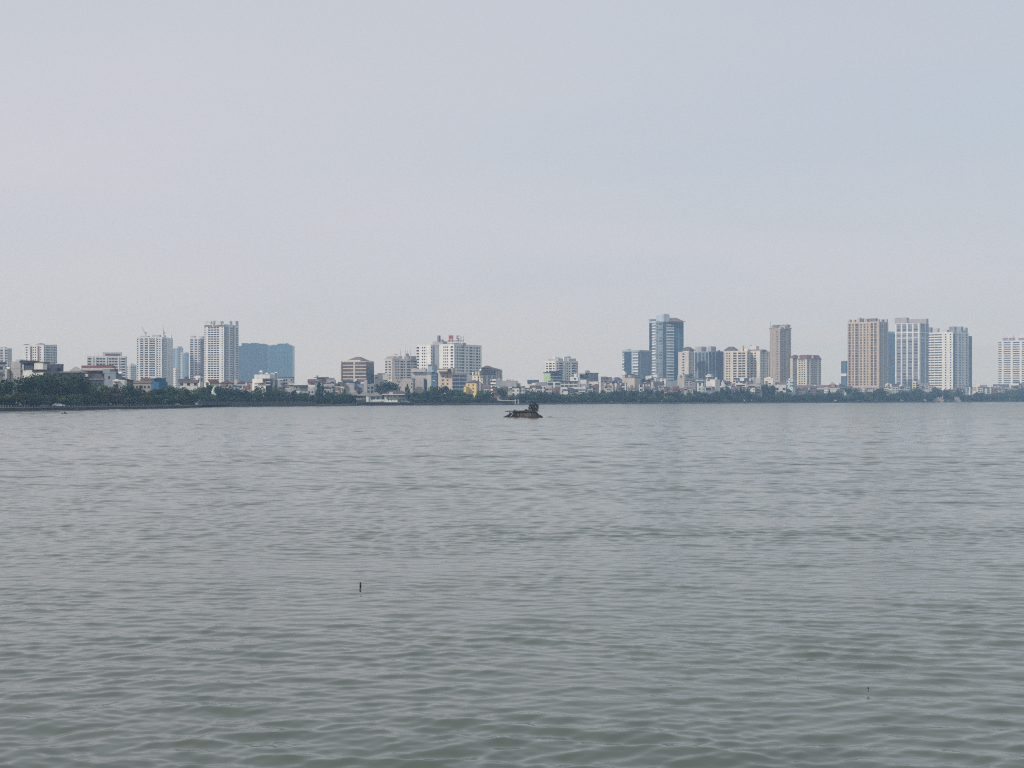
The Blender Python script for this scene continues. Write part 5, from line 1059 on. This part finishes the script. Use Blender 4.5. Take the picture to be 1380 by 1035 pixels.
# ------------------------------------------------------------------ stake in the near water
SD = CAMZ*F/(792.5-HY); sxk = wx(485.6, SD)
st = empty('stake', (sxk, SD, 0)); tag(st, 'short dark stake standing upright out of the near water', 'stake')
rr = 1.25/F*SD; top = wz(784.6, SD)
MB().tube((0,0,-.8),(.003,0,top*.5),rr*1.02,rr,10).build('wet_foot', paint((.006,.006,.006), .35, .3, 8), st)
MB().tube((.003,0,top*.5),(.002,0,top),rr,rr*.82,10).build('dry_top', paint((.055,.06,.065), .8, .3, 8), st)
for px, py, lab, c_, s in ((287,626.5,'tiny white scrap floating on the left of the open water',(.8,.8,.8),.16),(377,586.5,'tiny dark scrap floating on the water left of the platform',(.03,.03,.03),.2),(1170,928.5,'tiny dark scrap floating low on the right near water',(.03,.03,.03),.012)):
    d = CAMZ*F/(py-HY)
    m = MB().prism([(-s,-s*.4),(-s*.3,-s*.7),(s*.9,-s*.3),(s,s*.4),(0,s*.7),(-s*.8,s*.5)], 'z', -.02, .005+s*.25)
    tag(m.build('floating_scrap', paint(c_), None, (wx(px,d), d, .02)), lab, 'litter', 'scraps floating on the lake')

# ------------------------------------------------------------------ small craft
def small_boat(label, px, py, L, rz, c_, d=None, load=None, group=None):
    d = d or CAMZ*F/(py-HY)
    b = empty('rowing_boat', (wx(px,d), d, 0), rz); tag(b, label, 'boat', group)
    m = MB(); n = 9; W = L*.16
    prof = []
    for i in range(n):
        t = i/(n-1)*2-1; w_ = W*(1-abs(t)**2.4)+.02; h_ = L*.07*(1+.9*t*t)
        prof.append((t*L/2, w_, h_))
    for x,w_,h_ in prof: m.v += [(x,-w_,h_),(x,-w_*.6,-.12),(x,w_*.6,-.12),(x,w_,h_),(x,w_*.82,h_-.02),(x,w_*.5,.02),(x,-w_*.5,.02),(x,-w_*.82,h_-.02)]
    for i in range(n-1):
        for k in range(8):
            l = (k+1)%8; m.f.append((i*8+k, i*8+l, (i+1)*8+l, (i+1)*8+k))
    m.f += [tuple(range(8)), tuple(range((n-1)*8+7, (n-1)*8-1, -1))]
    m.build('hull', paint(c_, .6, .3, 2), b)
    for x in (-L*.18, L*.16): MB().box(x-.1, x+.1, -W*.8, W*.8, L*.055, L*.07).build('thwart', paint(shade(c_,.8)), b)
    return b
bt = small_boat('small dark boat alone on the water below the white parked car', 86.5, 557.4, 2.1, .05, (.03,.03,.032))
d = CAMZ*F/(557.4-HY)
rr = np.random.RandomState(3); m = MB().ball((0,0,.22), (.34,.24,.30), 10, 7)
m.v = [(x*(1+.1*rr.normal()), y*(1+.1*rr.normal()), max(0,z*(1+.08*rr.normal()))) for x,y,z in m.v]
tag(m.build('bundle', paint((.025,.025,.03), .8, .3, 4), None, (wx(87.3,d), d, .08)), 'dark heap piled inside the small dark boat', 'bundle')
small_boat('small white boat moored at the dark quay below the white villa', 538, 546.4, 3.6, .25, (.80,.80,.80), d=shore_d(538)-3.0)
# tiered pleasure boats at the far right bank
def tiered_boat(label, px, sgn, tiers, wpx):
    d = shore_d(px)-14; b = empty('pleasure_boat', (wx(px,d), d, 0), math.radians(4)); tag(b, label, 'boat', 'tiered pleasure boats at the far bank')
    k = d/F; pale = paint((.50,.50,.46), .8, .3, .6); rose = paint((.42,.33,.29), .8, .3, .6)
    W = wpx*k
    m = MB(); m.prism([(-W/2,1.4),(-W*.42,-.4),(W*.42,-.4),(W/2,1.6)], 'y', -3, 3); m.build('hull', rose, b)
    z = 1.2
    for i, (f0, f1, h) in enumerate(tiers):
        MB().box(f0*W, f1*W, -2.6+.3*i, 2.6-.3*i, z, z+h*.72).build('cabin_tier', pale if i % 2 else rose, b)
        MB().box(f0*W-.3, f1*W+.3, -2.9+.3*i, 2.9-.3*i, z+h*.72, z+h).build('deck_roof', pale, b)
        n = 6
        for q in range(n):
            x = (f0+(f1-f0)*(q+.5)/n)*W
            MB().box(x-.4, x+.4, -2.66+.3*i, -2.6+.3*i, z+h*.2, z+h*.6).build('window', glass((.10,.11,.12)), b)
        z += h
    for f in (-.2,-.05,.12,.28):
        MB().tube((f*W,-1.2,z-.1),(f*W,-1.2,z+1.1),.5,.12,6).build('finial', pale, b)
    # stern/bow post carved upward
    s = sgn
    m = MB(); P = [(s*.42*W,1.2),(s*.46*W,4.5),(s*.41*W,7.5),(s*.45*W,9.6),(s*.50*W,10.3)]
    for (xa,za),(xb,zb) in zip(P, P[1:]): m.tube((xa,0,za),(xb,0,zb),.55,.42,6)
    m.build('prow_post', pale, b)
    P = [(-s*.42*W,1.3),(-s*.5*W,2.4),(-s*.58*W,2.0),(-s*.62*W,3.2)]; m = MB()
    for (xa,za),(xb,zb) in zip(P, P[1:]): m.tube((xa,0,za),(xb,0,zb),.55,.4,6)
    m.build('tail', pale, b)
tiered_boat('longer pale tiered pleasure boat whose raised post stands at its right end', 1263, 1, [(-.42,.44,2.2),(-.2,.44,2.2),(.05,.4,1.8)], 17)
tiered_boat('shorter pale tiered pleasure boat whose raised post stands at its left end', 1289, -1, [(-.46,.46,2.6),(-.34,.36,2.4),(-.2,.2,1.6)], 11)

# ------------------------------------------------------------------ left promenade: railing, cars, lamp posts
def along(px, off): d = shore_d(px)+off; return wx(px,d), d
rl = empty('lakeside_railing', (*along(0,.8), LAND)); tag(rl, 'long dark railing with pale posts along the left promenade', 'railing')
iron = paint((.09,.085,.09), .7, .3, 2); pp = paint((.30,.29,.30), .8, .4, 2)
pxs = np.linspace(-60, 258, 90); o0 = Vector(along(0,.8))
P = [Vector(along(p,.8))-o0 for p in pxs]
for zr in (.35,.62,.92):
    m = MB()
    for a, b in zip(P, P[1:]): m.tube((a.x,a.y,zr),(b.x,b.y,zr),.05,.05,4)
    m.build('rail', iron, rl)
for i, a in enumerate(P):
    if 66 < pxs[i] < 91: continue
    box_obj('post', (.22,.22,1.05) if i % 3 else (.36,.36,1.25), pp, rl, (a.x, a.y, .5))
def car(label, px, off, c_, L=4.4, rz=0.0, hz=1.0):
    x, y = along(px, off); c = empty('parked_car', (x, y, LAND), rz); c.scale = (1, 1, hz); tag(c, label, 'car', 'vehicles on the left promenade')
    k = L/4.4; bm_ = paint(c_, .3, .05, 1)
    MB().prism([(-2.2*k,.35),(2.2*k,.35),(2.2*k,.75),(1.9*k,.88),(1.15*k,.95),(-1.5*k,.98),(-2.15*k,.85)], 'y', -.85, .85).build('body', bm_, c)
    MB().prism([(1.2*k,.95),(.55*k,1.42),(-1.0*k,1.45),(-1.6*k,.97)], 'y', -.74, .74).build('cabin', bm_, c)
    MB().prism([(1.0*k,.97),(.5*k,1.34),(-.95*k,1.37),(-1.4*k,.99)], 'y', -.76, -.745).build('side_window', glass((.05,.06,.07)), c)
    for sx_ in (-1.35*k, 1.35*k):
        for sy in (-.78, .78):
            MB().tube((sx_,sy-.1,.32),(sx_,sy+.1,.32),.32,.32,12).build('wheel', paint((.02,.02,.02)), c)
sr = math.radians(25)
car('long white car parked behind the left railing', 78.5, 1.6, (.90,.90,.88), 5.9, sr, 1.25)
car('silver-grey small car parked left of the long white car', 59, 4.2, (.42,.43,.45), 3.6, sr)
car('grey car parked behind the railing below the brown tree', 138, 4.6, (.45,.45,.46), 3.8, sr)
car('pale car parked behind the railing near the blue-grey house', 159, 4.6, (.50,.50,.50), 3.6, sr)
car('light grey car parked near the end of the left promenade', 237, 4.4, (.50,.49,.47), 4.6, sr)
def lamp(label, px, off, ytop):
    x, y = along(px, off); h = wz(ytop, y)-LAND
    l = empty('street_lamp', (x, y, LAND)); tag(l, label, 'street lamp', 'street lamps on the far bank')
    g = paint((.44,.45,.46), .5, .1, 2)
    MB().tube((0,0,0),(0,0,h),.11,.06,7).build('pole', g, l)
    MB().tube((0,0,h),(1.3,0,h+.25),.05,.04,5).build('arm', g, l)
    MB().box(1.1,1.9,-.14,.14,h+.2,h+.32).build('lamp_head', paint((.6,.6,.6)), l)
lamp('slim pale street lamp in front of the left bright blue shed trees', 236.3, 3, 534)
lamp('slim pale street lamp rising from the promenade near the brown tree', 168.4, 3, 538)
lamp('slim pale street lamp below the modern white villa', 33.5, 3, 540)
lamp('pale street lamp in front of the narrow white arched house', 416.4, 2, 534)
lamp('slim street lamp before the leaning beige house trees', 867, 2, 533)
lamp('slim street lamp before the white-gridded tower trees', 1248.5, 2, 535)

# ------------------------------------------------------------------ boundary wall, dark quay wall, shelter
def wall_thing(name, label, cat, px0, px1, off, ytop0, ytop1, c_, n, posts=(), cap=None):
    x, y = along(px0, off); r = empty(name, (x, y, 0)); tag(r, label, cat)
    o = Vector((x, y)); m = MB(); mc = MB(); N = n
    prev = None
    for i in range(N+1):
        p = px0+(px1-px0)*i/N; a = Vector(along(p, off)); h = wz(ytop0+(ytop1-ytop0)*i/N, a.y); a = a-o
        if prev is not None:
            b, hb = prev
            for mm, z0_, z1a, z1b, t in ((m, -.8, hb, h, .35), (mc, None, hb+.22, h+.22, .5)):
                q = len(mm.v); za, zb = (z0_, z0_) if z0_ is not None else (hb, h)
                y0_, y1_ = (-.0, t) if z0_ is not None else (-.1, t)
                mm.v += [(b.x,b.y+y0_,za),(a.x,a.y+y0_,zb),(a.x,a.y+y1_,zb),(b.x,b.y+y1_,za),(b.x,b.y+y0_,z1a),(a.x,a.y+y0_,z1b),(a.x,a.y+y1_,z1b),(b.x,b.y+y1_,z1a)]
                mm.f += [(q,q+3,q+2,q+1),(q+4,q+5,q+6,q+7),(q,q+1,q+5,q+4),(q+1,q+2,q+6,q+5),(q+2,q+3,q+7,q+6),(q+3,q,q+4,q+7)]
        prev = (a, h)
    m.build('wall_face', paint(c_, .95, .55, .9), r); mc.build('coping', paint(cap or shade(c_,1.5), .9, .4, .8), r)
    for p in posts:
        a = Vector(along(p, off))-o; h = wz(np.interp(p,[px0,px1],[ytop0,ytop1]), a.y+o.y)
        MB().box(a.x-.3, a.x+.3, a.y-.25, a.y+.1, -.4, h+.3).build('pier', paint(shade(c_,1.7)), r)
wall_thing('boundary_wall', 'long grey retaining wall between the promenade tip and the dark quay', 'wall', 271, 426, -1.2, 542.0, 541.6, (.105,.10,.105), 24, (306,318,330,353,372,392,408))
wall_thing('quay_wall', 'dark maroon-brown quay wall under the waterside villas', 'wall', 481, 559, -1.5, 542.2, 542.6, (.055,.04,.045), 12, (), (.16,.12,.13))
wall_thing('garden_wall', 'low pale grey garden wall below the slim white house', 'wall', 563, 692, -1.0, 543.2, 543.0, (.12,.125,.13), 14, (), (.24,.25,.26))
dS = shore_d(675)+6; x, y = wx(675,dS), dS
sh = empty('waterside_shelter', (x,y,LAND)); tag(sh, 'long flat-roofed waterside shelter with two white posts', 'shelter')
W = 40/F*dS/2
MB().box(-W,W,-3,3,wz(540.4,dS)-LAND,wz(539.4,dS)-LAND).build('roof', paint((.50,.50,.50)), sh)
MB().box(-W+.5,W-1,1.5,2.2,0,wz(540.4,dS)-LAND).build('back_wall', paint((.26,.27,.28)), sh)
for p in (694.3, 698.2):
    xx = wx(p,dS)-x; MB().box(xx-.28,xx+.28,-3.3,-2.8,-.8,wz(538.2,dS)-LAND).build('post', paint((.74,.74,.74)), sh)
# curved white sculpture among trees
dC = shore_d(288)+7; x = wx(288,dC)
sc_ = empty('sculpture', (x, dC, LAND)); tag(sc_, 'tall curved white sculpture like a bird neck among the left trees', 'sculpture')
k = dC/F; m = MB(); P = [(0,wz(531.6,dC)-LAND,1.25),(-.6,wz(529,dC)-LAND,1.1),(-.35,wz(526,dC)-LAND,.75),(.1,wz(523.4,dC)-LAND,.6),(.7,wz(521.2,dC)-LAND,.6),(1.3,wz(520.6,dC)-LAND,.5),(1.5,wz(521.8,dC)-LAND,.3)]
for (xa,za,ra),(xb,zb,rb) in zip(P, P[1:]): m.tube((xa,0,za),(xb,0,zb),ra,rb,9)
m.ball((.2,0,P[0][1]-.2),(1.7,1.2,.9),10,6)
m.build('figure', paint((.66,.70,.70), .7, .15, 1), sc_)
MB().box(-1.2,1.2,-1,1,0,P[0][1]-.6).build('plinth', paint((.18,.19,.18)), sc_)
